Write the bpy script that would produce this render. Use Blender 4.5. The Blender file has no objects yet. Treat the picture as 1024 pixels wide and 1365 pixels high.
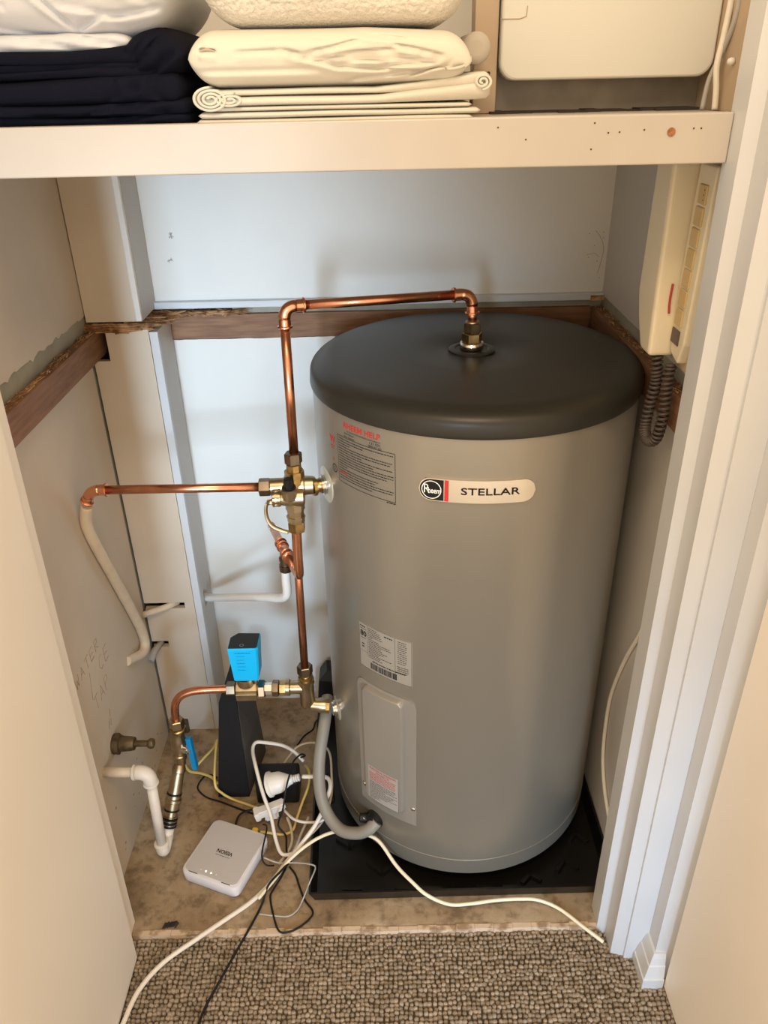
import bpy, bmesh, math, random
from mathutils import Vector, Matrix, noise
random.seed(7)
PI = math.pi
scene = bpy.context.scene
COL = scene.collection

# ------------------------------------------------------------------ camera
pitch, roll, CAM_H = math.radians(29.2), math.radians(1.25), 1.45
F = Vector((0, math.cos(pitch), -math.sin(pitch)))
X0 = Vector((1, 0, 0)); Y0 = -X0.cross(F)
AX = math.cos(roll) * X0 + math.sin(roll) * Y0
AY = -math.sin(roll) * X0 + math.cos(roll) * Y0
cam_d = bpy.data.cameras.new('camera'); cam = bpy.data.objects.new('camera', cam_d); COL.objects.link(cam)
cam_d.sensor_fit = 'HORIZONTAL'; cam_d.sensor_width = 36; cam_d.lens = 1045 / 1024 * 36
cam_d.clip_start = .02
cam.matrix_world = Matrix(((AX.x, -AY.x, -F.x, 0), (AX.y, -AY.y, -F.y, 0), (AX.z, -AY.z, -F.z, CAM_H), (0, 0, 0, 1)))
scene.camera = cam

# ------------------------------------------------------------------ world, lights, exposure
w = bpy.data.worlds.new('world'); scene.world = w; w.use_nodes = True
bg = w.node_tree.nodes['Background']; bg.inputs[0].default_value = (1.0, .75, .49, 1); bg.inputs[1].default_value = 1.40

def area(name, loc, target, sx, sy, power, color, spread=180):
    d = bpy.data.lights.new(name, 'AREA'); d.shape = 'RECTANGLE'; d.size = sx; d.size_y = sy
    d.energy = power; d.color = color; d.spread = math.radians(spread)
    o = bpy.data.objects.new(name, d); COL.objects.link(o); o.location = loc
    o.rotation_euler = (Vector(target) - Vector(loc)).to_track_quat('-Z', 'Y').to_euler()
    return o
# daylight reaches the cupboard past the left and the right of the person who takes the picture
area('window_daylight', (-.46, -1.4, 1.12), (-.39, 1.575, .90), .28, .60, 2.0, (.60, .81, 1.0), 28)
area('side_window_daylight', (.46, -1.5, .62), (.16, 1.0, .12), .3, .45, 2.3, (.46, .72, 1.0), 40)
area('ceiling_lamp', (.0, .0, 2.40), (.0, .35, 0), .5, .5, 11, (1.0, .76, .52))

vs = scene.view_settings
vs.view_transform = 'Standard'; vs.look = 'None'; vs.gamma = 1; vs.use_curve_mapping = False; vs.exposure = 0.17

# ------------------------------------------------------------------ materials
def mat(name, col, rough=.5, metal=0., var=0., vscale=6., bump=0., bscale=60., col2=None, stretch=None, detail=4,
        coat=0., emit=0., lo=.35, hi=.65, spec=.5, sheen=0.):
    m = bpy.data.materials.new(name); m.use_nodes = True
    nt = m.node_tree; b = nt.nodes['Principled BSDF']
    b.inputs['Base Color'].default_value = (*col, 1); b.inputs['Roughness'].default_value = rough
    b.inputs['Metallic'].default_value = metal; b.inputs['Coat Weight'].default_value = coat
    b.inputs['Specular IOR Level'].default_value = spec
    if sheen: b.inputs['Sheen Weight'].default_value = sheen
    if emit:
        b.inputs['Emission Color'].default_value = (*col, 1); b.inputs['Emission Strength'].default_value = emit
    tc = nt.nodes.new('ShaderNodeTexCoord'); mp = nt.nodes.new('ShaderNodeMapping')
    nt.links.new(tc.outputs['Object'], mp.inputs['Vector'])
    if stretch: mp.inputs['Scale'].default_value = stretch
    if var or col2:
        c2 = col2 if col2 else tuple(c * (1 - var) for c in col)
        n = nt.nodes.new('ShaderNodeTexNoise'); n.inputs['Scale'].default_value = vscale; n.inputs['Detail'].default_value = detail
        r = nt.nodes.new('ShaderNodeValToRGB')
        r.color_ramp.elements[0].position = lo; r.color_ramp.elements[1].position = hi
        r.color_ramp.elements[0].color = (*c2, 1); r.color_ramp.elements[1].color = (*col, 1)
        nt.links.new(mp.outputs[0], n.inputs['Vector']); nt.links.new(n.outputs['Fac'], r.inputs[0])
        nt.links.new(r.outputs[0], b.inputs['Base Color'])
    if bump:
        n2 = nt.nodes.new('ShaderNodeTexNoise'); n2.inputs['Scale'].default_value = bscale; n2.inputs['Detail'].default_value = 3
        bp = nt.nodes.new('ShaderNodeBump'); bp.inputs['Strength'].default_value = bump; bp.inputs['Distance'].default_value = .004
        nt.links.new(mp.outputs[0], n2.inputs['Vector']); nt.links.new(n2.outputs['Fac'], bp.inputs['Height'])
        nt.links.new(bp.outputs[0], b.inputs['Normal'])
    return m

M = {}
M['white_wall'] = mat('white_wall_paint', (.74, .74, .72), .42, var=.06, vscale=4, bump=.12, bscale=25)
M['warm_lit_wall'] = mat('wall_paint_warm_light', (.63, .555, .46), .5, var=.1, vscale=5, bump=.12, bscale=30)  # same off-white wall paint, with the warm light tinted into its colour
M['dim_wall'] = mat('wall_paint_dim_light', (.60, .58, .55), .5, var=.06, vscale=5, bump=.1, bscale=30)  # off-white wall paint again, the dimmer light put into its colour
M['bare_plaster'] = mat('bare_grey_plaster', (.36, .35, .29), .85, var=.2, vscale=20, bump=.3, bscale=80)
M['dark_void'] = mat('dark_cavity', (.03, .025, .02), .9)
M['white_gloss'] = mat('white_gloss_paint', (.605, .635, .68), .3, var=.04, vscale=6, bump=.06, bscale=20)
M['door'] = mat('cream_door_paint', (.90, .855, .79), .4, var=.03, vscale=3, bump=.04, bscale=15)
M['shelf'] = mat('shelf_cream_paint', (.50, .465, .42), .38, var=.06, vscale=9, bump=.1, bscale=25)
M['batten'] = mat('dark_timber', (.28, .145, .075), .6, col2=(.18, .085, .042), vscale=14, stretch=(1, 1, 9), bump=.3, bscale=60, detail=6)
M['splinter'] = mat('splintered_timber', (.60, .37, .19), .85, col2=(.24, .11, .045), vscale=60, bump=.5, bscale=120, lo=.4, hi=.6)
M['carpet_base'] = mat('carpet_backing', (.09, .07, .048), 1)
M['copper'] = mat('copper', (.78, .36, .22), .26, 1, col2=(.62, .26, .15), vscale=25)
M['copper_new'] = mat('copper_bright', (.90, .44, .27), .24, 1, col2=(.78, .34, .2), vscale=25)
M['brass'] = mat('brass', (.52, .43, .29), .33, 1, col2=(.36, .28, .17), vscale=30)
M['brass_gold'] = mat('brass_yellow', (.58, .42, .19), .3, 1, col2=(.36, .24, .09), vscale=60)
M['bronze'] = mat('dark_bronze', (.26, .21, .15), .35, 1, col2=(.16, .12, .08), vscale=40)
M['old_brass'] = mat('tarnished_brass', (.20, .15, .085), .5, .8, col2=(.11, .08, .045), vscale=60)
M['chrome'] = mat('chrome', (.75, .73, .70), .18, 1)
M['tank'] = mat('tank_enamel', (.298, .272, .226), .33, .5, coat=.15)
M['tank_cover'] = mat('access_cover_paint', (.312, .290, .252), .33, .3, coat=.15)
M['cap'] = mat('charcoal_cap_plastic', (.027, .026, .021), .36, var=.1, vscale=3, spec=.35)
M['silver'] = mat('badge_silver', (.78, .72, .62), .28, .85)
M['ink'] = mat('black_ink', (.012, .012, .012), .7, spec=.1)
M['ink_grey'] = mat('grey_ink', (.018, .017, .016), .7, spec=.1)
M['ink_red'] = mat('red_ink', (.50, .045, .03), .7, spec=.1)
M['badge_red'] = mat('badge_red', (.55, .03, .03), .3)
M['badge_white'] = mat('badge_white', (.85, .85, .82), .4)
M['sticker'] = mat('sticker_silver', (.345, .32, .275), .4, .2)
M['sticker_pale'] = mat('sticker_pale', (.36, .335, .305), .45)
M['clear'] = mat('clear_plastic_washer', (.42, .40, .31), .2, coat=.3)
M['black_plastic'] = mat('black_plastic', (.010, .010, .010), .42, spec=.3)
M['tray'] = mat('black_tray_plastic', (.006, .0055, .005), .3, spec=.4)
M['modem_black'] = mat('modem_black', (.010, .011, .014), .5, spec=.3)
M['modem_side'] = mat('modem_charcoal', (.075, .07, .065), .5)
M['router_white'] = mat('router_white', (.74, .76, .82), .35)
M['router_top'] = mat('router_top_grey', (.56, .545, .565), .5)
M['led'] = mat('green_led', (.75, 1, .6), .4, emit=3)
M['white_plastic'] = mat('white_plastic', (.82, .81, .78), .35)
M['pvc'] = mat('white_pvc', (.80, .765, .71), .38, var=.08, vscale=30)
M['painted_pipe'] = mat('cream_painted_pipe', (.72, .63, .50), .4, var=.1, vscale=30, bump=.2)
M['white_pipe'] = mat('white_painted_pipe', (.80, .79, .76), .35, var=.06, vscale=20)
M['cable_white'] = mat('cable_white', (.78, .745, .68), .4)
M['cable_cream'] = mat('cable_cream', (.84, .78, .60), .4)
M['cable_tan'] = mat('cable_tan', (.60, .53, .40), .45)
M['cable_grey'] = mat('cable_grey', (.42, .41, .39), .45)
M['cable_yellow'] = mat('cable_yellow', (.72, .58, .20), .45)
M['plug_yellow'] = mat('plug_yellow', (.80, .55, .03), .4)
M['cable_black'] = mat('cable_black', (.010, .010, .010), .5, spec=.3)
M['conduit'] = mat('conduit_grey', (.25, .235, .20), .5, var=.1, vscale=15)
M['blue_box'] = mat('cyan_plastic', (.0, .42, .80), .4)
M['blue_lever'] = mat('blue_lever_plastic', (.0, .22, .52), .4)
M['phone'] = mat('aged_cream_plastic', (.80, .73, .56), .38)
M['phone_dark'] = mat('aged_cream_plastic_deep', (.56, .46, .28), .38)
M['phone_keys'] = mat('phone_key_yellow', (.60, .45, .21), .4)
M['phone_red'] = mat('phone_red', (.45, .04, .03), .4)
M['phone_brown'] = mat('phone_brown', (.09, .055, .045), .4)
M['coil'] = mat('dark_brown_rubber', (.070, .055, .048), .5)
M['sw_cover'] = mat('switchboard_cream', (.68, .69, .645), .42)
M['sw_metal'] = mat('grey_metal_sheet', (.30, .27, .23), .5, .2, var=.2, vscale=25)
M['sw_wood'] = mat('beige_framing', (.50, .39, .28), .6, var=.1, vscale=20)
M['navy'] = mat('navy_cotton', (.0035, .0045, .011), .85, bump=.1, bscale=400, spec=.12)
M['white_linen'] = mat('white_linen', (.58, .59, .61), .85, bump=.08, bscale=300)
M['cream_linen'] = mat('cream_linen', (.655, .625, .545), .85, bump=.08, bscale=300)
M['terry'] = mat('white_terry', (.69, .66, .59), .95, bump=.8, bscale=260)
M['grey_roll'] = mat('grey_fabric', (.45, .41, .35), .8)
M['pencil'] = mat('pencil_mark', (.34, .26, .18), .8)
M['hole'] = mat('nail_hole', (.05, .03, .02), .9)
M['plug_wood'] = mat('wood_filler', (.42, .17, .06), .6, col2=(.2, .07, .02), vscale=300)
M['scuff'] = mat('black_scuff', (.035, .03, .03), .8)
M['smudge'] = mat('grey_smudge', (.38, .36, .34), .8)

def slab_material():
    m = bpy.data.materials.new('stained_concrete'); m.use_nodes = True; nt = m.node_tree; b = nt.nodes['Principled BSDF']
    b.inputs['Roughness'].default_value = .75
    tc = nt.nodes.new('ShaderNodeTexCoord')
    def ramp(scale, detail, cols, pos):
        n = nt.nodes.new('ShaderNodeTexNoise'); n.inputs['Scale'].default_value = scale; n.inputs['Detail'].default_value = detail
        n.inputs['Roughness'].default_value = .65
        r = nt.nodes.new('ShaderNodeValToRGB')
        while len(r.color_ramp.elements) < len(cols): r.color_ramp.elements.new(.5)
        for e, c, p in zip(r.color_ramp.elements, cols, pos): e.color = (*c, 1); e.position = p
        nt.links.new(tc.outputs['Object'], n.inputs['Vector']); nt.links.new(n.outputs['Fac'], r.inputs[0]); return r, n
    r1, n1 = ramp(5, 8, [(.11, .068, .034), (.335, .25, .155), (.48, .395, .285)], [.28, .48, .68])
    r2, n2 = ramp(38, 5, [(.45, .4, .35), (1, 1, 1)], [.36, .52])
    mx = nt.nodes.new('ShaderNodeMixRGB'); mx.blend_type = 'MULTIPLY'; mx.inputs[0].default_value = .75
    nt.links.new(r1.outputs[0], mx.inputs[1]); nt.links.new(r2.outputs[0], mx.inputs[2]); nt.links.new(mx.outputs[0], b.inputs['Base Color'])
    bp = nt.nodes.new('ShaderNodeBump'); bp.inputs['Strength'].default_value = .35; bp.inputs['Distance'].default_value = .004
    nt.links.new(n2.outputs['Fac'], bp.inputs['Height']); nt.links.new(bp.outputs[0], b.inputs['Normal'])
    return m
M['slab'] = slab_material()
M['slab_edge'] = mat('worn_painted_edge', (.62, .50, .38), .7, col2=(.34, .24, .15), vscale=45, bump=.3, bscale=80, lo=.38, hi=.52)

def carpet_material():
    m = bpy.data.materials.new('carpet_loop'); m.use_nodes = True; nt = m.node_tree; b = nt.nodes['Principled BSDF']
    b.inputs['Roughness'].default_value = .95; b.inputs['Specular IOR Level'].default_value = .15
    g = nt.nodes.new('ShaderNodeNewGeometry'); r = nt.nodes.new('ShaderNodeValToRGB')
    r.color_ramp.elements[0].color = (.26, .21, .155, 1); r.color_ramp.elements[1].color = (.44, .365, .285, 1)
    nt.links.new(g.outputs['Random Per Island'], r.inputs[0])
    tc = nt.nodes.new('ShaderNodeTexCoord'); n = nt.nodes.new('ShaderNodeTexNoise'); n.inputs['Scale'].default_value = 700
    rr = nt.nodes.new('ShaderNodeValToRGB'); rr.color_ramp.elements[0].position = .3; rr.color_ramp.elements[0].color = (.55, .55, .55, 1)
    rr.color_ramp.elements[1].position = .6
    nt.links.new(tc.outputs['Object'], n.inputs['Vector']); nt.links.new(n.outputs['Fac'], rr.inputs[0])
    mx = nt.nodes.new('ShaderNodeMixRGB'); mx.blend_type = 'MULTIPLY'; mx.inputs[0].default_value = 1
    nt.links.new(r.outputs[0], mx.inputs[1]); nt.links.new(rr.outputs[0], mx.inputs[2]); nt.links.new(mx.outputs[0], b.inputs['Base Color'])
    return m
M['carpet'] = carpet_material()

# ------------------------------------------------------------------ mesh helpers
class MB:
    """collects faces in world coordinates, then links them as one mesh object"""
    def __init__(s): s.v = []; s.f = []; s.sm = []
    def add(s, vs, fs, smooth=False):
        o = len(s.v); s.v += [tuple(p) for p in vs]; s.f += [tuple(i + o for i in f) for f in fs]; s.sm += [smooth] * len(fs); return s
    def box(s, x0, x1, y0, y1, z0, z1, bev=0.):
        if bev <= 0:
            vs = [(x, y, z) for x in (x0, x1) for y in (y0, y1) for z in (z0, z1)]
            return s.add(vs, [(0, 1, 3, 2), (4, 6, 7, 5), (0, 4, 5, 1), (2, 3, 7, 6), (0, 2, 6, 4), (1, 5, 7, 3)])
        bm = bmesh.new(); bmesh.ops.create_cube(bm, size=1)
        for q in bm.verts: q.co = ((x0 + x1) / 2 + q.co.x * (x1 - x0), (y0 + y1) / 2 + q.co.y * (y1 - y0), (z0 + z1) / 2 + q.co.z * (z1 - z0))
        bmesh.ops.bevel(bm, geom=bm.edges[:], offset=bev, segments=2, affect='EDGES', profile=.5)
        return s.bm(bm)
    def bm(s, bm, smooth=False, mtx=None):
        bm.verts.ensure_lookup_table(); bm.verts.index_update()
        s.add([(mtx @ q.co) if mtx else q.co for q in bm.verts], [[q.index for q in f.verts] for f in bm.faces], smooth); bm.free(); return s
    def prism(s, poly, z0, z1):
        n = len(poly)
        vs = [(x, y, z0) for x, y in poly] + [(x, y, z1) for x, y in poly]
        return s.add(vs, [tuple(range(n - 1, -1, -1)), tuple(range(n, 2 * n))] + [(i, (i + 1) % n, n + (i + 1) % n, n + i) for i in range(n)])
    def hexa(s, p8):
        return s.add(p8, [(0, 3, 2, 1), (4, 5, 6, 7), (0, 1, 5, 4), (1, 2, 6, 5), (2, 3, 7, 6), (3, 0, 4, 7)])
    def tube(s, pts, r, seg=10, smooth=True, caps=True, spline=0, flat=1.):
        P = [Vector(p) for p in pts]
        R = list(r) if isinstance(r, (list, tuple)) else [r] * len(P)
        if spline:
            Q, RR = [], []
            for i in range(len(P) - 1):
                a, b_, c, d = P[max(i - 1, 0)], P[i], P[i + 1], P[min(i + 2, len(P) - 1)]
                for k in range(spline):
                    t = k / spline
                    Q.append(.5 * ((2 * b_) + (c - a) * t + (2 * a - 5 * b_ + 4 * c - d) * t * t + (3 * b_ - a - 3 * c + d) * t ** 3))
                    RR.append(R[i] * (1 - t) + R[i + 1] * t)
            Q.append(P[-1]); RR.append(R[-1]); P, R = Q, RR
        keep = [0] + [i for i in range(1, len(P)) if (P[i] - P[i - 1]).length > 1e-6]
        P = [P[i] for i in keep]; R = [R[i] for i in keep]
        n = len(P); T = []
        for i in range(n):
            t = P[min(i + 1, n - 1)] - P[max(i - 1, 0)]; T.append(t.normalized())
        u = T[0].orthogonal().normalized()
        vs = []
        for i in range(n):
            u = (u - T[i] * u.dot(T[i])).normalized(); v = T[i].cross(u)
            for k in range(seg):
                a = 2 * PI * k / seg; vs.append(P[i] + R[i] * (math.cos(a) * u + flat * math.sin(a) * v))
        fs = [(i * seg + k, i * seg + (k + 1) % seg, (i + 1) * seg + (k + 1) % seg, (i + 1) * seg + k) for i in range(n - 1) for k in range(seg)]
        s.add(vs, fs, smooth)
        if caps:
            o = len(s.v) - len(vs)
            s.f += [tuple(o + k for k in range(seg - 1, -1, -1)), tuple(o + (n - 1) * seg + k for k in range(seg))]; s.sm += [False, False]
        return s
    def lathe(s, p, d, prof, seg=24, smooth=True, rot=0., close=True):
        """prof: (distance along d, radius)"""
        p = Vector(p); d = Vector(d).normalized()
        u = d.orthogonal().normalized() if abs(d.z) < .9 else (Vector((1, 0, 0)) - d * d.x).normalized()
        v = d.cross(u); vs = []
        for t, r in prof:
            for k in range(seg):
                a = 2 * PI * k / seg + rot; vs.append(p + d * t + r * (math.cos(a) * u + math.sin(a) * v))
        n = len(prof)
        s.add(vs, [(i * seg + k, i * seg + (k + 1) % seg, (i + 1) * seg + (k + 1) % seg, (i + 1) * seg + k) for i in range(n - 1) for k in range(seg)], smooth)
        if close:
            o = len(s.v) - len(vs)
            s.f += [tuple(o + k for k in range(seg - 1, -1, -1)), tuple(o + (n - 1) * seg + k for k in range(seg))]; s.sm += [False, False]
        return s
    def build(s, name, m, parent=None, label=None, fixn=True, auto=None):
        me = bpy.data.meshes.new(name)
        xs, ys, zs = zip(*s.v)
        c = Vector(((min(xs) + max(xs)) / 2, (min(ys) + max(ys)) / 2, (min(zs) + max(zs)) / 2))
        if parent is None: c.z = min(zs)
        me.from_pydata([Vector(q) - c for q in s.v], [], s.f)
        me.polygons.foreach_set('use_smooth', s.sm)
        if fixn:
            bm = bmesh.new(); bm.from_mesh(me); bmesh.ops.recalc_face_normals(bm, faces=bm.faces[:]); bm.to_mesh(me); bm.free()
        if auto is not None and hasattr(me, 'set_sharp_from_angle'):
            me.polygons.foreach_set('use_smooth', [True] * len(me.polygons)); me.set_sharp_from_angle(angle=math.radians(auto))
        me.materials.append(M[m]); me.update()
        o = bpy.data.objects.new(name, me); COL.objects.link(o)
        WORLD[o.name] = c
        if parent is not None:
            o.parent = parent; o.location = c - WORLD[parent.name]
        else: o.location = c
        if label: o['label'] = label
        return o
WORLD = {}

def thing(name, label, cat, loc, group=None):
    o = bpy.data.objects.new(name, None); o.empty_display_size = .05; COL.objects.link(o)
    o.location = loc; WORLD[o.name] = Vector(loc); o['label'] = label; o['category'] = cat
    if group: o['group'] = group
    return o
def tag(o, label, cat, group=None):
    o['label'] = label; o['category'] = cat
    if group: o['group'] = group
    return o
def struct(o, label=None):
    o['kind'] = 'structure'
    if label: o['label'] = label
    return o
def structure(name, loc, label=None):
    o = bpy.data.objects.new(name, None); COL.objects.link(o); o.location = loc; WORLD[o.name] = Vector(loc); o['kind'] = 'structure'
    if label: o['label'] = label
    return o
def B(*a, **k): return MB().box(*a, **k)

def text_mesh(txt, size, xs=1., align='CENTER', bold=0.):
    """flat outline of a word as (verts, faces), in its own x-y plane"""
    c = bpy.data.curves.new('lettering', 'FONT'); c.body = txt; c.size = size; c.align_x = align; c.align_y = 'CENTER'
    c.offset = bold; c.resolution_u = 3
    o = bpy.data.objects.new('lettering', c); COL.objects.link(o)
    dg = bpy.context.evaluated_depsgraph_get(); dg.update()
    me = bpy.data.meshes.new_from_object(o.evaluated_get(dg))
    vs = [(v.co.x * xs, v.co.y) for v in me.vertices]; fs = [tuple(p.vertices) for p in me.polygons]
    bpy.data.objects.remove(o); bpy.data.curves.remove(c); bpy.data.meshes.remove(me)
    return vs, fs
def put_text(mb, txt, size, fn, du=0., dv=0., xs=1., align='CENTER', bold=0.):
    vs, fs = text_mesh(txt, size, xs, align, bold)
    return mb.add([fn(u + du, v + dv, 0) for u, v in vs], fs)

# ------------------------------------------------------------------ the setting
XL, XR, YB, ZS = -.555, .447, 1.575, .016
# carpet
floor = struct(B(-.9, .9, -.6, .925, -.03, 0).build('floor', 'carpet_base'), 'brown loop pile carpet')
mb = MB(); rnd = random.Random(3)
pit = .0086; pity = .0080
for j in range(48):
    for i in range(146):
        x = -.625 + i * pit + rnd.uniform(-.0014, .0014) + .0018 * noise.noise((i * .3, j * .9, 3)) * 2; y = .9175 - j * pity + rnd.uniform(-.0013, .0013) + .0016 * noise.noise((i * .22, j * .3, 7)) * 2
        if x > .63: continue
        rx, ry, h = rnd.uniform(.0037, .0054), rnd.uniform(.0034, .0048), rnd.uniform(.0058, .0088)
        a0 = rnd.uniform(-.6, .6); ca, sa = math.cos(a0), math.sin(a0); vs = []
        for (k, zz) in ((1.04, .001), (.96, .70), (.66, .95)):
            for q in range(7):
                a = 2 * PI * q / 7; px, py = rx * k * math.cos(a), ry * k * math.sin(a)
                vs.append((x + px * ca - py * sa, y + px * sa + py * ca, h * zz))
        vs.append((x, y, h))
        fs = [(r * 7 + q, r * 7 + (q + 1) % 7, (r + 1) * 7 + (q + 1) % 7, (r + 1) * 7 + q) for r in range(2) for q in range(7)] + [(14 + q, 14 + (q + 1) % 7, 21) for q in range(7)]
        mb.add(vs, fs, True)
pile = mb.build('carpet_pile', 'carpet', floor, fixn=False); pile['kind'] = 'stuff'; pile['label'] = 'woven loops of the brown carpet'

# concrete slab of the cupboard, front lip worn
mb = MB()
NX, NY = 60, 40
rows = [(.921, -.02), (.921, .006), (.926, .0135), (.934, ZS)] + [(.934 + (YB + .02 - .934) * k / NY, ZS) for k in range(1, NY + 1)]
for j, (y, z) in enumerate(rows):
    for i in range(NX + 1):
        x = -.60 + 1.1 * i / NX
        dz = 0 if j < 2 else .0012 * noise.noise((x * 14, y * 14, 0))
        dy = .0025 * noise.noise((x * 30, 3.1, z * 40)) if j < 4 else 0
        mb.v.append((x, y + dy, z + dz))
for j in range(len(rows) - 1):
    for i in range(NX):
        a = j * (NX + 1) + i; mb.f.append((a, a + 1, a + NX + 2, a + NX + 1)); mb.sm.append(True)
slab = struct(mb.build('floor_slab', 'slab', fixn=False), 'stained concrete floor inside the cupboard')
mb = MB()
for k in range(26):   # worn pale lip along the front edge
    x0 = -.50 + k * .0365; x1 = x0 + .0365
    mb.box(x0, x1 - .0004, .9195 + rnd.uniform(0, .0016), .928 + rnd.uniform(0, .004), -.004, .0156 + rnd.uniform(0, .0016))
mb.build('edge_strip', 'slab_edge', slab, 'pale worn paint along the front edge of the slab')
mb = MB()
for k in range(9):   # dark scuff
    x = -.447 + k * .003; a = rnd.uniform(-.3, .3)
    y0 = .932 + rnd.uniform(0, .004)
    mb.add([(x, y0, .0185), (x + .0035, y0 + .001, .0185), (x + .008, y0 + .012 + a * .004, .0185), (x + .004, y0 + .013, .0185)], [(0, 1, 2, 3)])
mb.build('scuff_mark', 'scuff', slab, 'small black scuff near the slab edge')

def ragged_sheet(mb, axis, pos, thick, u0, u1, zlow, zhigh, rag_low=0., rag_high=0., n=70, seed=1.):
    """thin lining sheet with a torn edge; axis 'x' = sheet in the y-z plane, 'y' = sheet in the x-z plane"""
    lo, hi = [], []
    for i in range(n + 1):
        u = u0 + (u1 - u0) * i / n
        dl = rag_low * (noise.noise((u * 40, seed, 0)) + .6 * noise.noise((u * 140, seed, 5)) + .5 * (rnd.random() - .5))
        dh = rag_high * (noise.noise((u * 40, seed, 9)) + .6 * noise.noise((u * 140, seed, 7)) + .5 * (rnd.random() - .5))
        lo.append((u, zlow + dl)); hi.append((u, zhigh + dh))
    def P(u, z, t): return (pos + t, u, z) if axis == 'x' else (u, pos + t, z)
    vs = [P(*a, 0) for a in lo] + [P(*a, 0) for a in hi] + [P(*a, thick) for a in lo] + [P(*a, thick) for a in hi]
    m_ = n + 1; fs = []
    for i in range(n):
        fs += [(i, i + 1, m_ + i + 1, m_ + i), (2 * m_ + i, 3 * m_ + i, 3 * m_ + i + 1, 2 * m_ + i + 1),
               (i, 2 * m_ + i, 2 * m_ + i + 1, i + 1), (m_ + i, m_ + i + 1, 3 * m_ + i + 1, 3 * m_ + i)]
    fs += [(0, m_, 3 * m_, 2 * m_), (n, 2 * m_ + n, 3 * m_ + n, m_ + n)]
    return mb.add(vs, fs)

def panel_with_holes(mb, u0, u1, z0, z1, y, th, holes):
    us = sorted({u0, u1, *[h[0] for h in holes], *[h[1] for h in holes]}); zs = sorted({z0, z1, *[h[2] for h in holes], *[h[3] for h in holes]})
    for a, b_ in zip(us, us[1:]):
        for c, d in zip(zs, zs[1:]):
            um, zm = (a + b_) / 2, (c + d) / 2
            if any(h[0] < um < h[1] and h[2] < zm < h[3] for h in holes): continue
            if a < u0 or b_ > u1: continue
            mb.add([(a, y, c), (b_, y, c), (b_, y, d), (a, y, d), (a, y + th, c), (b_, y + th, c), (b_, y + th, d), (a, y + th, d)],
                   [(0, 1, 2, 3), (7, 6, 5, 4)] +
                   [(0, 4, 5, 1), (1, 5, 6, 2), (2, 6, 7, 3), (3, 7, 4, 0)])
    return mb

# back wall
wb = struct(B(-.62, .52, YB + .004, YB + .05, -.02, 2.2).build('wall_back', 'bare_plaster'), 'back wall of the cupboard')
mb = MB(); ragged_sheet(mb, 'y', YB - .004, .009, -.60, .50, 1.064, 2.2); mb.build('upper_lining', 'white_wall', wb, 'white painted wall sheet above the batten')
mb = MB(); ragged_sheet(mb, 'y', YB - .004, .009, -.60, .50, .0, .9845, rag_high=.0016, seed=4); mb.build('lower_lining', 'white_wall', wb, 'white painted wall sheet below the batten')
B(-.452, .444, YB - .018, YB + .004, 1.0505, 1.0640, bev=.0015).build('cut_strip', 'white_gloss', wb, 'white painted strip along the cut edge')
B(.418, .445, YB - .0205, YB - .0175, 1.0505, 1.060).build('bare_patch', 'splinter', wb, 'bare wood patch at the end of the white strip')
mb = MB()
for k in range(7):
    mb.box(-.372 + k * .011, -.362 + k * .011, YB - .001, YB + .003, 1.044 + rnd.uniform(-.001, .001), 1.0505)
mb.build('dark_gap', 'dark_void', wb)
mb = MB()   # scuffs on the paint
for (x, z) in ((-.404, 1.142), (-.396, 1.188)):
    for k in range(5):
        a = rnd.uniform(0, PI); r_ = .006
        mb.tube([(x - r_ * math.cos(a), YB - .0045, z - r_ * math.sin(a)), (x + r_ * math.cos(a) * .7, YB - .0045, z + r_ * math.sin(a))], .0005, 4)
mb.build('scratch', 'smudge', wb)
mb = MB()
mb.tube([(.418, YB - .0045, 1.18), (.43, YB - .0045, 1.165), (.437, YB - .0045, 1.145), (.434, YB - .0045, 1.12), (.43, YB - .0045, 1.10)], .0006, 4, spline=4)
mb.tube([(.405, YB - .0045, 1.135), (.42, YB - .0045, 1.138), (.43, YB - .0045, 1.13)], .0005, 4, spline=4)
for k in range(7): mb.lathe((.405 + rnd.random() * .03, YB - .0045, 1.09 + rnd.random() * .09), (0, 1, 0), [(0, .0012), (.0006, .0012)], 6)
mb.build('scratch', 'smudge', wb)

# left wall
wl = struct(B(XL - .05, XL, .95, YB + .05, -.02, 2.2).build('wall_left', 'bare_plaster'), 'left wall of the cupboard')
mb = MB(); ragged_sheet(mb, 'x', XL - .002, .0045, .952, YB, 1.066, 2.2, rag_low=.0055, seed=2); mb.build('upper_lining', 'warm_lit_wall', wl, 'cream painted sheet with a torn lower edge')
mb = MB(); ragged_sheet(mb, 'x', XL - .002, .0045, .952, 1.452, .0, .984, rag_high=.001, seed=3); mb.build('lower_lining', 'warm_lit_wall', wl)
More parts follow.
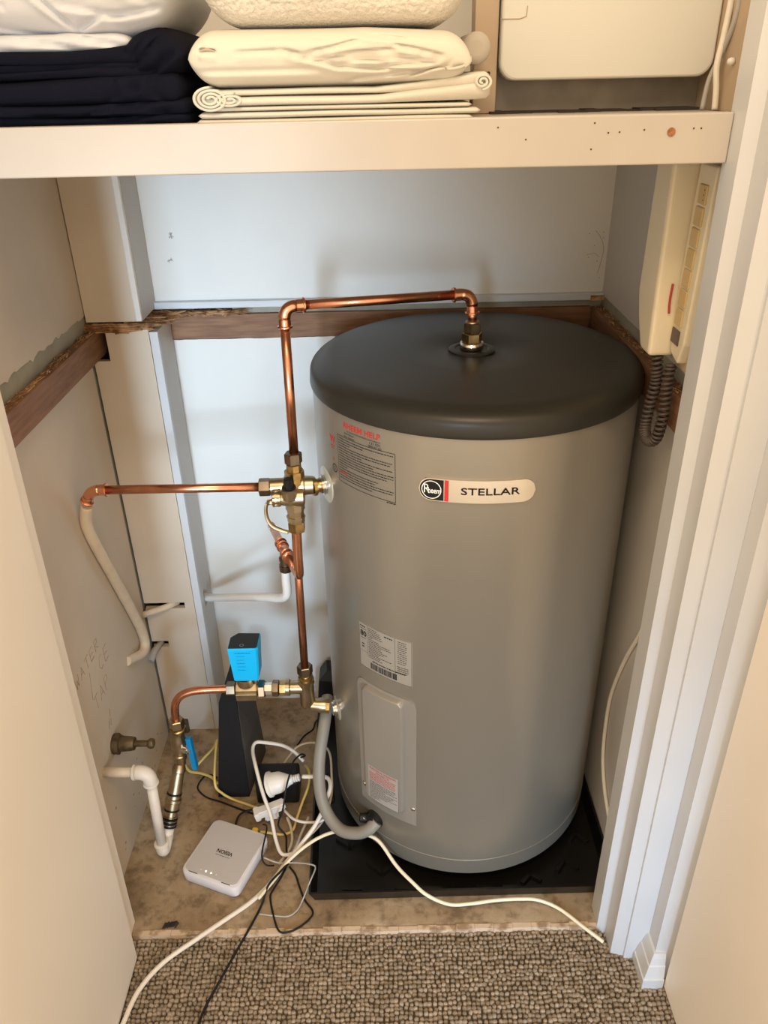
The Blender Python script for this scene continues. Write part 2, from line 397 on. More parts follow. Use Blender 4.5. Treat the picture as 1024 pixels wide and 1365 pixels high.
# handwriting in pencil
ST = {'T': [[(0, 1), (.8, 1)], [(.4, 1), (.4, 0)]], 'A': [[(0, 0), (.4, 1), (.8, 0)], [(.15, .4), (.65, .4)]], 'E': [[(.7, 1), (0, 1), (0, 0), (.7, 0)], [(0, .5), (.6, .5)]],
      'R': [[(0, 0), (0, 1), (.6, .9), (.6, .6), (0, .5), (.7, 0)]], 'C': [[(.7, .9), (.3, 1), (0, .6), (0, .3), (.3, 0), (.7, .1)]], 'P': [[(0, 0), (0, 1), (.6, .9), (.6, .6), (0, .5)]],
      '/': [[(0, -.6), (.5, 1.2)]], 'W': [[(0, 1), (.2, 0), (.4, .7), (.6, 0), (.8, 1)]]}
mb = MB()
for word, y, z, h, wd in (('WATER', 1.066, .503, .024, .027), ('/ CE', 1.115, .455, .030, .030), ('TAP', 1.118, .405, .030, .030)):
    for ch in word:
        for st in ST.get(ch, []):
            mb.tube([(XL + .0027, y + a * wd * .85, z + b_ * h + rnd.uniform(-.001, .001)) for a, b_ in st], .0005, 4)
        y += wd
for k in range(4):
    y, z = 1.13 + rnd.random() * .04, .32 + rnd.random() * .05
    mb.tube([(XL + .0027, y, z), (XL + .0027, y + .006, z + .014)], .0009, 4)
mb.build('pencil_writing', 'pencil', wl, 'faint pencil handwriting on the cream wall')
mb = MB()
for k in range(26):
    y, z = 1.02 + rnd.random() * .40, .03 + abs(rnd.gauss(0, .06)); r_ = rnd.uniform(.001, .0035)
    mb.lathe((XL + .0024, y, z), (1, 0, 0), [(0, r_), (.0004, r_)], 6)
mb.build('dirt_speck', 'pencil', wl)

# right wall
wr = struct(B(XR, XR + .05, .955, YB + .05, -.02, 2.2).build('wall_right', 'bare_plaster'), 'right wall of the cupboard')
mb = MB(); ragged_sheet(mb, 'x', XR - .0025, .0045, .956, YB, 1.058, 2.2, rag_low=.0015, seed=6); mb.build('upper_lining', 'dim_wall', wr)
mb = MB(); ragged_sheet(mb, 'x', XR - .0025, .0045, .956, YB, .0, .984, rag_high=.001, seed=8); mb.build('lower_lining', 'dim_wall', wr)

# boxed-in column in the left back corner
YC = 1.462
wc = structure('wall_column', (-.49, 1.5, 0), 'boxed-in column in the left back corner')
mb = MB(); panel_with_holes(mb, -.5505, -.446, 1.0535, 1.40, YC, .012, []); mb.build('upper_front_panel', 'warm_lit_wall', wc)
mb = MB().box(-.457, -.4455, YC - .0015, YC + .0105, 1.0535, 1.40, bev=.002); mb.build('corner_bead', 'white_wall', wc)
B(-.4575, -.4455, YC + .012, YB - .006, 1.0535, 1.40).build('upper_side_panel', 'dim_wall', wc)
holes = [(-.551, -.519, .978, 1.04), (-.551, -.459, .393, .4085), (-.551, -.512, .283, .2995)]
mb = MB(); panel_with_holes(mb, -.5505, -.4375, .018, 1.033, YC, .012, holes); mb.build('lower_front_panel', 'warm_lit_wall', wc)
B(-.4365, -.4205, YC - .001, YC + .011, .018, 1.033, bev=.001).build('corner_strip', 'white_gloss', wc, 'white strip down the corner of the column')
# side panel with the hole for the white pipe
mb = MB()
for (y0, y1, z0, z1) in ((YC + .011, YB - .010, .018, .372), (YC + .011, YC + .03, .372, .418), (YC + .062, YB - .010, .372, .418), (YC + .011, YB - .010, .418, 1.033)):
    mb.box(-.4325, -.4210, y0, y1, z0, z1)
mb.build('lower_side_panel', 'dim_wall', wc)
B(-.4300, -.4230, YB - .012, YB - .0045, .018, .98).build('edge_bead', 'smudge', wc)
B(-.553, -.435, YB - .012, YB - .005, .018, 1.05).build('inner_backing', 'dark_void', wc)
mb = MB()
mb.tube([(-.55, YC + .002, .24), (-.5505, YC + .001, .5), (-.551, YC + .002, .9)], .0012, 4); mb.build('gap_line', 'dark_void', wc)
B(-.548, -.50, YC - .012, YC - .0005, .0175, .055, bev=.002).build('crevice_shade', 'old_brass', wc, 'dark block standing in for the shaded crevice at the foot of the column')  # shade of the crevice put in as a dark block

# battens
def plank(name, p0, p1, q0, label):
    return name
bl = B(XL + .0005, XL + .021, .952, 1.505, .985, 1.036, bev=.0012).build('wall_batten', 'batten'); tag(bl, 'dark wooden batten running along the left cream wall', 'batten')
bb = B(-.4355, .424, YB - .006, YB + .004, .986, 1.0350, bev=.001).build('wall_batten', 'batten'); tag(bb, 'long dark wooden batten across the back wall behind the tank', 'batten')
br = B(XR - .022, XR - .0005, .957, YB - .008, .985, 1.036, bev=.0012).build('wall_batten', 'batten'); tag(br, 'dark wooden batten on the right wall behind the coiled phone cord', 'batten')

def splinters(name, n, fn, mtl, label, seed):
    r_ = random.Random(seed); mb = MB()
    for k in range(n):
        c, d, ln, t = fn(r_)
        c = Vector(c); d = Vector(d).normalized(); e = d.orthogonal().normalized(); g = d.cross(e)
        a = c - d * ln / 2; b_ = c + d * ln / 2
        vs = [a + e * t, a - e * t * .6 + g * t, a - e * t * .6 - g * t, b_ + e * t * .4, b_ - e * t * .3 + g * t * .5, b_ - e * t * .3 - g * t * .5]
        mb.add(vs, [(0, 1, 2), (3, 5, 4), (0, 3, 4, 1), (1, 4, 5, 2), (2, 5, 3, 0)])
    o = mb.build(name, mtl, fixn=False); o['kind'] = 'stuff'; return tag(o, label, 'splinters')
def sp_back(r_):
    t = r_.random() ** 1.5; x = -.455 + .175 * t; wdt = max(0., 1 - t * 1.15)
    return (x, YB - .012 - .028 * r_.random() * wdt, 1.041 + .010 * wdt * (r_.random() - .45)), (1, r_.uniform(-.3, .3), r_.uniform(-.25, .25)), r_.uniform(.02, .06), r_.uniform(.001, .0026)
def sp_front(r_):
    x = r_.uniform(-.548, -.425); k = (x + .55) / .13
    y = YC - .006 + .10 * max(0, k - .72) / .28 * r_.random()
    return (x, y + r_.uniform(-.002, .012), 1.0425 + r_.uniform(-.007, .007)), (1, r_.uniform(-.1, .1), r_.uniform(-.12, .12)), r_.uniform(.025, .06), r_.uniform(.0015, .003)
splinters('torn_timber', 190, sp_back, 'splinter', 'torn splintered timber at the left end of the back batten', 1)
splinters('torn_timber', 150, sp_front, 'splinter', 'torn splintered timber across the slot in the column', 2)
splinters('wood_chips', 150, lambda r_: ((XL + .003 + .014 * r_.random(), .96 + .5 * r_.random(), 1.0365 + .004 * r_.random() ** 2), (r_.uniform(-.4, .4), 1, r_.uniform(-.15, .15)), r_.uniform(.006, .026), r_.uniform(.0006, .0016)),
          'splinter', 'loose wood chips on top of the left batten', 3)
splinters('wood_chips', 170, lambda r_: ((XR - .003 - .015 * r_.random(), .98 + .58 * r_.random(), 1.0365 + .003 * r_.random() ** 2), (r_.uniform(-.5, .5), 1, r_.uniform(-.15, .15)), r_.uniform(.005, .022), r_.uniform(.0006, .0015)),
          'splinter', 'loose wood chips on top of the right batten', 4)

# door frames and doors
prof = [(.447, .962), (.391, .962), (.391, .921), (.4055, .914), (.4055, .8745), (.425, .869), (.4275, .8635), (.464, .862), (.464, .828), (.4795, .826), (.4795, .81), (.56, .81), (.56, .962)]
cut = lambda pts, z0, z1: MB().prism(pts, z0, z1)
tr = structure('trim_1', (.45, .9, 0), 'white painted door frame on the right')
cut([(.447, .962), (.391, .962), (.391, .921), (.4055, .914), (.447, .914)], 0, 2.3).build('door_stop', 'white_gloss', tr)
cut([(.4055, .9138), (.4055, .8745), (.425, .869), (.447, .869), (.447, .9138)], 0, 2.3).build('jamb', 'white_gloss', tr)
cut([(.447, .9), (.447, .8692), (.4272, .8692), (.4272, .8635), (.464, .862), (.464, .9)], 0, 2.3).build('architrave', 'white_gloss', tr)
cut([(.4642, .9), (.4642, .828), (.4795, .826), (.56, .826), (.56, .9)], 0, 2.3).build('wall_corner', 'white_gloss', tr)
# skirting block that wraps the corner
mb = MB()
lv = [(0, .4435, .807), (.030, .4435, .807), (.031, .4455, .8095), (.058, .4515, .8145), (.060, .4535, .8165), (.074, .4565, .8195), (.084, .460, .823)]
vs = []
for z, x, y in lv: vs += [(x, .862, z), (x, y, z), (.4815, y, z), (.4815, .862, z)]
fs = [(a * 4 + k, a * 4 + (k + 1) % 4, a * 4 + 4 + (k + 1) % 4, a * 4 + 4 + k) for a in range(len(lv) - 1) for k in range(4)] + [(3, 2, 1, 0), tuple(len(lv) * 4 - 4 + k for k in range(4))]
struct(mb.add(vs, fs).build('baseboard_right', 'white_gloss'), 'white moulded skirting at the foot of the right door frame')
d2 = structure('door_2', (.50, .6, 0), 'cream door leaf on the right')
B(.4835, .52, .52, .8085, .012, 2.2, bev=.001).build('leaf', 'door', d2)
# left side leans slightly inward at the top
def lean(x0, x1, y0, y1, z0, z1, k):
    f = lambda z: k * z
    return MB().hexa([(x0 + f(z0), y0, z0), (x1 + f(z0), y0, z0), (x1 + f(z0), y1, z0), (x0 + f(z0), y1, z0),
                      (x0 + f(z1), y0, z1), (x1 + f(z1), y0, z1), (x1 + f(z1), y1, z1), (x0 + f(z1), y1, z1)])
tl = structure('trim_2', (-.52, .93, 0), 'cream painted door jamb on the left')
lean(-.60, -.5035, .900, .9505, 0, 1.95, .017).build('jamb', 'door', tl)
d1 = structure('door_1', (-.50, .6, 0), 'cream door leaf on the left')
lean(-.52, -.4825, .52, .883, .010, 1.9, .020).build('leaf', 'door', d1)

# ------------------------------------------------------------------ shelf
sh = thing('linen_shelf', 'cream painted wooden shelf with a deep front edge and nail holes', 'shelf', (-.08, .95, 1.355))
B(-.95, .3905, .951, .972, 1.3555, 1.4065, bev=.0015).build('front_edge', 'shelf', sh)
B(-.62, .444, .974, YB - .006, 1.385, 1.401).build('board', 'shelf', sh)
for (x, z) in ((.1337, 1.3964), (.1649, 1.3839), (.2392, 1.3987), (.2551, 1.3888), (.2674, 1.3893), (.2943, 1.391), (.3485, 1.3914), (.3567, 1.3913), (.2379, 1.3727)):
    MB().lathe((x, .9508, z), (0, 1, 0), [(-.0004, .0009), (.001, .0009)], 8).build('nail_hole', 'hole', sh)
fe = MB().lathe((.3243, .9503, 1.3882), (0, 1, 0), [(-.0004, .0045), (.001, .0045)], 16).build('wood_plug', 'plug_wood', sh, 'round brown wood plug in the shelf edge')

# ------------------------------------------------------------------ linens
def fold(x0, x1, y0, y1, z0, z1, amp=.003, seed=0., nx=70, ns=28, sq=.55, fx=14., fz=20., endr=.02, sag=None, wrinkle=None):
    """a soft folded layer: rounded section swept along x, wrinkled by noise"""
    mb = MB(); rings = []
    for i in range(nx + 1):
        t = i / nx; x = x0 + (x1 - x0) * t
        de = min(x - x0, x1 - x); e = 1. if de >= endr else math.sqrt(max(0., 1 - (1 - de / endr) ** 2))
        e = max(e, .04); zc = (z0 + z1) / 2; ring = []
        ds = sag(t) if sag else 0.
        for k in range(ns):
            a = 2 * PI * k / ns; ca, sa = math.cos(a), math.sin(a)
            cy = math.copysign(abs(ca) ** (.28), ca); cz = math.copysign(abs(sa) ** sq, sa)
            y = (y0 + y1) / 2 - cy * (y1 - y0) / 2 * (.93 + .07 * e); z = zc + cz * (z1 - z0) / 2 * e
            n1 = noise.noise((x * fx, z * fz + seed, y * 6 + seed)); n2 = noise.noise((x * fx * 3, z * fz * 3, y * 9 + seed * 2))
            wv = wrinkle(x, y, z) if wrinkle else 0.
            y += amp * (n1 * 1.6 + n2 * .5) + wv * .8; z += amp * .7 * noise.noise((x * fx * .8 + 9, y * 8, seed)) * e + ds * (1 if sa > -.3 else .2) + wv * (.4 if sa > 0 else 0)
            ring.append((x, y, z))
        rings.append(ring)
    vs = [p for r_ in rings for p in r_]
    fs = [(i * ns + k, i * ns + (k + 1) % ns, (i + 1) * ns + (k + 1) % ns, (i + 1) * ns + k) for i in range(nx) for k in range(ns)]
    mb.add(vs, fs, True)
    mb.f += [tuple(range(ns - 1, -1, -1)), tuple(nx * ns + k for k in range(ns))]; mb.sm += [True, True]
    return mb
ridge = lambda v: 1 - abs(v)
YF = .978
def creases(lines):
    """soft grooves pressed into the front of a fold: (x0, z0, x1, z1, width, depth)"""
    def f(x, y, z):
        d = 0.
        for x0, z0, x1, z1, wd, dp in lines:
            L2 = (x1 - x0) ** 2 + (z1 - z0) ** 2; t = ((x - x0) * (x1 - x0) + (z - z0) * (z1 - z0)) / L2
            tc_ = max(0., min(1., t)); q = math.hypot(x - x0 - tc_ * (x1 - x0), z - z0 - tc_ * (z1 - z0))
            sd = ((x - x0) * (z1 - z0) - (z - z0) * (x1 - x0)) / math.sqrt(L2)
            fade = max(0., 1 - max(0., abs(t - .5) - .35) / .2)
            d += dp * fade * math.exp(-(q / wd) ** 2) - dp * .45 * fade * math.exp(-((sd - 1.8 * wd) / (1.5 * wd)) ** 2) * (1 if 0 < t < 1 else 0)
        return d
    return f
# navy sheets
nv = thing('folded_sheet', 'navy blue folded bed sheet on the shelf under the white bedding', 'bed sheet', (-.33, 1.1, 1.402))
zz = [1.4015, 1.4135, 1.4255, 1.4515, 1.4575, 1.4635, 1.4745]
xe = [-.208, -.206, -.211, -.232, -.240, -.246]
for k in range(len(zz) - 1):
    cr_ = creases([(-.36 + .03 * k, zz[k] + .002, -.215, zz[k + 1] + .004, .0022, .006), (-.30, zz[k + 1], -.225, zz[k] + .001, .002, .005), (-.52, zz[k] + .5 * (zz[k + 1] - zz[k]), -.33, zz[k] + .35 * (zz[k + 1] - zz[k]), .0018, .003)])
    fold(-.56, xe[k], YF + (.002, -.002, -.003, .001, .003, .002)[k], 1.24, zz[k] - (.001 if k else -.0015), zz[k + 1] + .003, amp=.0028, seed=k * 3.7, fx=10, endr=.012, sq=.42, nx=130, ns=40, wrinkle=cr_,
         sag=lambda t, k=k: .002 * math.sin(t * 6 + k) + (.012 * max(0, (t - .66) / .34) ** 1.5 if k > 2 else .003 * max(0, (t - .7) / .3))).build('fold_layer', 'navy', nv)
fold(-.272, -.204, YF - .001, 1.2, 1.447, 1.499, amp=.005, seed=31, fx=20, endr=.036, sq=.8, nx=60, ns=44,
     wrinkle=creases([(-.27, 1.455, -.225, 1.490, .003, .009), (-.25, 1.450, -.212, 1.476, .003, .009), (-.262, 1.470, -.235, 1.497, .002, .006)])).build('slumped_corner', 'navy', nv)
# white bedding
wb2 = thing('bedding', 'white crumpled folded bedding resting on the navy sheet', 'bedding', (-.36, 1.1, 1.48))
fold(-.58, -.262, YF + .003, 1.24, 1.4755, 1.496, amp=.003, seed=51, fx=8, endr=.02, sq=.6, nx=110, ns=36,
     wrinkle=creases([(-.40, 1.492, -.32, 1.480, .0025, .006), (-.34, 1.494, -.27, 1.481, .0025, .007), (-.45, 1.484, -.38, 1.479, .002, .004)])).build('lower_fold', 'white_linen', wb2)
cw = creases([(-.372, 1.545, -.318, 1.497, .0026, .010), (-.318, 1.497, -.285, 1.510, .003, .010), (-.45, 1.505, -.33, 1.491, .0026, .007), (-.30, 1.54, -.235, 1.520, .003, .008), (-.335, 1.520, -.262, 1.508, .0026, .006),
              (-.42, 1.545, -.385, 1.515, .003, .006), (-.285, 1.507, -.225, 1.515, .003, .008), (-.262, 1.545, -.228, 1.527, .0025, .008), (-.31, 1.530, -.275, 1.545, .0025, .006)])
fold(-.60, -.208, YF - .003, 1.24, 1.489, 1.60, amp=.0055, seed=57, fx=7, fz=14, nx=190, ns=110, endr=.05, sq=.62, wrinkle=cw, sag=lambda t: .009 * max(0, (t - .68) / .32)).build('upper_fold', 'white_linen', wb2)
# lower cream sheet
cs = thing('folded_sheet', 'flat cream folded sheet with a rolled end at the bottom of the pile', 'bed sheet', (-.03, 1.1, 1.402))
for k, (a, b_, x0, x1) in enumerate([(1.4015, 1.4095, -.2015, .1105), (1.4085, 1.4165, -.199, .1185), (1.4155, 1.4215, -.192, .109)]):
    fold(x0, x1, YF + k * .0012, 1.24, a, b_, amp=.0014, seed=70 + k * 5, fx=10, endr=.007, ns=22).build('fold_layer', 'cream_linen', cs)
fold(-.196, .1285, YF + .002, 1.24, 1.4205, 1.4315, amp=.002, seed=90, fx=9, endr=.008, sag=lambda t: .011 * max(0, (t - .62) / .38)).build('fold_layer', 'cream_linen', cs)
fold(-.19, .127, YF + .004, 1.24, 1.4305, 1.4385, amp=.002, seed=94, fx=9, endr=.008, sag=lambda t: .013 * max(0, (t - .6) / .4)).build('fold_layer', 'cream_linen', cs)
def roll(cx, cz, r0, turns, th, sx, ph=0., y0=YF - .002, y1=1.2):
    pts = []
    n = int(turns * 26)
    for i in range(n + 1):
        t = i / n; a = ph + t * turns * 2 * PI; r_ = r0 * (1 - .82 * t)
        pts.append((cx + sx * r_ * math.cos(a), cz + r_ * .62 * math.sin(a), a))
    mb = MB(); vs = []
    for (x, z, a) in pts:
        nx_, nz_ = math.cos(a), math.sin(a)
        for (s, y) in ((1, y0), (1, y1), (-1, y1), (-1, y0)): vs.append((x + s * th * nx_, y + .002 * noise.noise((x * 60, z * 60, 0)), z + s * th * nz_))
    fs = [(i * 4 + k, i * 4 + (k + 1) % 4, i * 4 + 4 + (k + 1) % 4, i * 4 + 4 + k) for i in range(len(pts) - 1) for k in range(4)]
    mb.add(vs, fs, True); mb.f += [(3, 2, 1, 0), tuple(len(vs) - 4 + k for k in range(4))]; mb.sm += [False, False]; return mb
roll(-.181, 1.4285, .0195, 3.2, .0013, 1.0, ph=PI * .5, y0=YF - .003).build('rolled_end', 'cream_linen', cs)
roll(-.160, 1.4275, .011, 2.2, .0012, 1.5, ph=PI * .4, y0=YF - .002).build('rolled_end', 'cream_linen', cs)
roll(.1185, 1.4405, .0125, 2.0, .0013, .8, ph=-PI * .5, y0=YF - .001).build('rolled_end', 'cream_linen', cs)
# upper cream sheet, fat fold
cu = thing('folded_sheet', 'plump cream folded sheet between the flat cream sheet and the towel', 'bed sheet', (-.05, 1.1, 1.44))
cc_ = creases([(-.188, 1.4745, -.168, 1.4725, .0022, .009), (-.150, 1.4715, -.10, 1.4735, .0022, .006), (-.10, 1.4740, -.040, 1.4590, .0024, .010), (-.045, 1.4590, .02, 1.4545, .0024, .010), (-.195, 1.455, -.06, 1.4560, .003, .004),
                (-.075, 1.470, -.015, 1.4815, .002, .007), (-.060, 1.4660, .025, 1.4735, .002, .008), (-.035, 1.4625, .05, 1.4675, .002, .008), (.005, 1.4580, .075, 1.4660, .002, .009), (.02, 1.4790, .078, 1.4690, .002, .007),
                (.035, 1.4475, .085, 1.4640, .0022, .009), (-.03, 1.4445, .05, 1.4530, .0022, .007), (.06, 1.4550, .098, 1.4620, .002, .008), (-.02, 1.4880, .04, 1.4830, .002, .005), (-.12, 1.4865, -.03, 1.4845, .003, .003)])
fold(-.201, .106, YF - .006, 1.24, 1.4385, 1.4965, amp=.0026, seed=111, fx=7, fz=10, endr=.030, sq=.72, nx=230, ns=120, wrinkle=cc_, sag=lambda t: -.007 * max(0, (t - .62) / .38)).build('plump_fold', 'cream_linen', cu)
MB().tube([(-.187, YF - .0035, 1.4742), (-.178, YF - .005, 1.4762), (-.168, YF - .0040, 1.4735)], [.0006, .0016, .0006], 8, spline=4).build('fold_eye', 'sw_wood', cu)
# terry towel
tw = thing('towel', 'thick white terry towel on top of the cream sheets', 'towel', (-.04, 1.1, 1.49))
tm = fold(-.182, .102, YF + .006, 1.22, 1.4955, 1.57, amp=.003, seed=140, fx=10, endr=.045, sq=.8, nx=200, ns=120,
          wrinkle=lambda x, y, z: .0022 * noise.noise((x * 260, z * 260, y * 120)), sag=lambda t: -.002 * math.sin(t * 6))
tm.build('towel_body', 'terry', tw)
gr = thing('rolled_cloth', 'grey rolled cloth behind the cream sheets beside the post', 'cloth', (.1, 1.1, 1.40))
MB().lathe((.1185, 1.05, 1.474), (0, 1, 0), [(-.002, .008), (0, .0155), (.003, .0168), (.1, .0168)], 20).build('roll_body', 'grey_roll', gr)

# ------------------------------------------------------------------ switchboard above the shelf
sb = thing('switchboard', 'large cream switchboard cover with rounded corners above the shelf', 'switchboard', (.29, 1.19, 1.402))
def round_rect(x0, x1, z0, z1, r, n=6):
    pts = []
    for cx_, cz_, a0 in ((x1 - r, z1 - r, 0), (x0 + r, z1 - r, PI / 2), (x0 + r, z0 + r, PI), (x1 - r, z0 + r, 1.5 * PI)):
        for k in range(n + 1):
            a = a0 + k * PI / 2 / n; pts.append((cx_ + r * math.cos(a), cz_ + r * math.sin(a)))
    return pts
rr_ = round_rect(.160, .4335, 1.439, 1.80, .020); n_ = len(rr_)
mb = MB(); vs = []
for yy, ins in ((1.19, 0), (1.152, 0), (1.149, .0012), (1.148, .003)):
    c_ = (.297, 1.62)
    vs += [(x + (c_[0] - x) / abs(c_[0] - x) * ins if abs(c_[0] - x) > 1e-6 else x, yy, z + ((c_[1] - z) / abs(c_[1] - z) * ins)) for x, z in rr_]
fs = [(a * n_ + k, a * n_ + (k + 1) % n_, (a + 1) * n_ + (k + 1) % n_, (a + 1) * n_ + k) for a in range(3) for k in range(n_)] + [tuple(3 * n_ + k for k in range(n_)), tuple(range(n_ - 1, -1, -1))]
mb.add(vs, fs).build('cover', 'sw_cover', sb)
MB().tube([(.158, 1.1475, 1.5065), (.182, 1.1475, 1.5065), (.190, 1.1475, 1.509), (.191, 1.1475, 1.52)], .0006, 5).build('moulded_line', 'sw_wood', sb)
B(.128, .4335, 1.192, 1.2, 1.4015, 1.80).build('back_sheet', 'sw_metal', sb)
B(.128, .158, 1.160, 1.1915, 1.4015, 1.80, bev=.001).build('side_post', 'sw_wood', sb, 'beige painted post beside the switchboard')
MB().lathe((.1475, 1.1595, 1.448), (0, 1, 0), [(-.001, .0022), (.001, .0022)], 10).build('screw_hole', 'hole', sb)
mb = MB()
for k in range(16): mb.box(.15 + k * .018, .17 + k * .018, 1.15 + rnd.uniform(-.01, .01), 1.1905, 1.4008, 1.4022 + rnd.uniform(0, .002))
mb.build('dark_gap', 'dark_void', sb)
B(.434, .4445, 1.05, 1.35, 1.4015, 1.8).build('wall_panel', 'sw_wood', sb)
sc1 = MB().tube([(.4315, 1.118, 1.545), (.4305, 1.118, 1.51), (.4275, 1.115, 1.478), (.424, 1.112, 1.45), (.4265, 1.108, 1.425), (.4275, 1.105, 1.4025)], .0038, 10, spline=5).build('cable', 'cable_white')
tag(sc1, 'pale cable in front, running down beside the switchboard cover', 'cable')
sc2 = MB().tube([(.4335, 1.10, 1.545), (.4325, 1.10, 1.50), (.4285, 1.118, 1.46), (.422, 1.125, 1.435), (.419, 1.125, 1.4025)], .0032, 10, spline=5).build('cable', 'cable_grey')
tag(sc2, 'greyish cable behind, crossing down beside the switchboard cover', 'cable')
ck = MB().lathe((.4335, 1.085, 1.455), (-1, 0, 0), [(0, .004), (.004, .0045), (.007, .003), (.008, .001)], 12).build('cable_clip', 'white_plastic'); tag(ck, 'small round white cable clip beside the switchboard', 'clip')

# ------------------------------------------------------------------ water heater
CX, CY, TR = .158, 1.284, .275
wh = thing('water_heater', 'tall beige cylindrical water heater with a dark charcoal top cap', 'water heater', (CX, CY, .045))
MB().lathe((CX, CY, 0), (0, 0, 1), [(.055, TR - .035), (.0555, TR - .006), (.058, TR - .001), (.062, TR), (1.012, TR)], 128, close=True).build('tank_body', 'tank', wh, auto=35)
MB().tube([(CX + (TR + .0001) * math.cos(2 * PI * k / 96), CY + (TR + .0001) * math.sin(2 * PI * k / 96), .0985 + .0025 * noise.noise((k * .12, 2, 0))) for k in range(97)], .0006, 6).build('base_seam', 'tank', wh)
for a in (-.9, -2.2, .8, 2.3):
    MB().lathe((CX + .2 * math.cos(a), CY + .2 * math.sin(a), .034), (0, 0, 1), [(0, .026), (.0215, .03)], 16).build('foot', 'black_plastic', wh)
cap_prof = [(.999, TR - .004), (.999, TR + .003), (1.004, TR + .0042), (1.018, TR + .003)]
for k in range(1, 9):
    a = k / 8 * PI / 2; cap_prof.append((1.018 + .022 * math.sin(a), TR + .003 - .038 * (1 - math.cos(a))))
cap_prof += [(1.0425, TR - .09), (1.044, .12), (1.0445, .048), (1.0425, .044), (1.0425, .004)]
capo = MB().lathe((CX, CY, 0), (0, 0, 1), cap_prof, 128).build('top_cap', 'cap', wh, 'dark charcoal plastic cap', auto=35)
NXX, NYY = .1525, 1.277
MB().lathe((NXX, NYY, 1.043), (0, 0, 1), [(0, .0385), (.003, .0385), (.0042, .036), (.0042, .029), (.0025, .027), (.0025, .02)], 40).build('cap_collar', 'cap', capo, auto=35)

def tank_fn(ang, z, off=.0005):
    a0 = math.radians(ang)
    return lambda u, v, w_: (CX + (TR + off + w_) * math.cos(a0 + u / TR), CY + (TR + off + w_) * math.sin(a0 + u / TR), z + v)
def patch(mb, fn, cols, th):
    """cols: (u, vlo, vhi) columns of a thin plate bent round the tank"""
    vs = []
    for u, a, b_ in cols: vs += [fn(u, a, -.001), fn(u, b_, -.001), fn(u, a, th), fn(u, b_, th)]
    fs = []
    for i in range(len(cols) - 1):
        o, p = i * 4, i * 4 + 4; fs += [(o + 2, p + 2, p + 3, o + 3), (o + 3, p + 3, p + 1, o + 1), (o, p, p + 2, o + 2)]
    e = len(cols) * 4 - 4; fs += [(0, 2, 3, 1), (e, e + 1, e + 3, e + 2)]
    return mb.add(vs, fs)
def rect_cols(w_, h, n=12): return [(-w_ / 2 + w_ * i / n, -h / 2, h / 2) for i in range(n + 1)]
def pill_cols(u0, u1, h, rl, rr2, n=64):
    out = []
    for i in range(n + 1):
        u = u0 + (u1 - u0) * i / n; e = 0
        for de, r_ in ((u - u0, rl), (u1 - u, rr2)):
            if r_ and de < r_: e = max(e, 1 - math.sqrt(max(0, 1 - (1 - de / r_) ** 2)))
        hh = h / 2 * (1 - e) + 1e-5; out.append((u, -hh, hh))
    return out
def stroke(mb, fn, pts, wd, w_=0.):
    """thin flat printed line"""
    for (a, b_) in zip(pts, pts[1:]):
        d = math.hypot(b_[0] - a[0], b_[1] - a[1]); n = max(1, int(d / .012)); ex, ey = -(b_[1] - a[1]) / d * wd / 2, (b_[0] - a[0]) / d * wd / 2
        for k in range(n):
            p = [a[0] + (b_[0] - a[0]) * k / n, a[1] + (b_[1] - a[1]) * k / n]; q = [a[0] + (b_[0] - a[0]) * (k + 1) / n, a[1] + (b_[1] - a[1]) * (k + 1) / n]
            mb.add([fn(p[0] - ex, p[1] - ey, w_), fn(q[0] - ex, q[1] - ey, w_), fn(q[0] + ex, q[1] + ey, w_), fn(p[0] + ex, p[1] + ey, w_)], [(0, 1, 2, 3)])
def ring(mb, fn, cu_, cv, r, wd, n=40):
    vs = []
    for k in range(n):
        a = 2 * PI * k / n; vs += [fn(cu_ + (r - wd / 2) * math.cos(a), cv + (r - wd / 2) * math.sin(a), 0), fn(cu_ + (r + wd / 2) * math.cos(a), cv + (r + wd / 2) * math.sin(a), 0)]
    mb.add(vs, [(2 * k, 2 * k + 1, (2 * k + 3) % (2 * n), (2 * k + 2) % (2 * n)) for k in range(n)])
def greeked(mb, fn, u0, u1, v, h, seed, fill=1.):
    """one line of print too fine to read: words as short dashes"""
    r_ = random.Random(seed); u = u0; end = u0 + (u1 - u0) * fill
    while u < end - .002:
        ln = min(r_.uniform(.002, .0065), end - u); stroke(mb, fn, [(u, v), (u + ln, v)], h); u += ln + r_.uniform(.0007, .0012)

# badge
bf = tank_fn(-94.55, .9165)
bd = patch(MB(), bf, pill_cols(-.0855, .0855, .0365, .018, .018), .0032).build('badge', 'silver', wh, 'brushed silver maker badge', fixn=True)
b2 = tank_fn(-94.55, .9165, .0038); b3 = tank_fn(-94.55, .9165, .0046)
patch(MB(), b2, pill_cols(-.0838, -.0482, .0335, .0167, 0), .0003).build('emblem_field', 'ink_grey', bd)
patch(MB(), b2, [(-.0470 + .006 * k / 4, -.0172, .0172) for k in range(5)], .0004).build('red_bar', 'badge_red', bd)
mb = MB(); ring(mb, b3, -.0662, 0, .0142, .0013); put_text(mb, 'R', .0215, b3, -.0735, .0005, xs=.75); put_text(mb, 'heem', .0128, b3, -.0617, -.0015, xs=.68, bold=.0002); mb.build('emblem', 'badge_white', bd)
put_text(MB(), 'STELLAR', .0158, b3, .0190, .0005, xs=1.42, bold=.00012).build('lettering', 'ink_grey', bd)

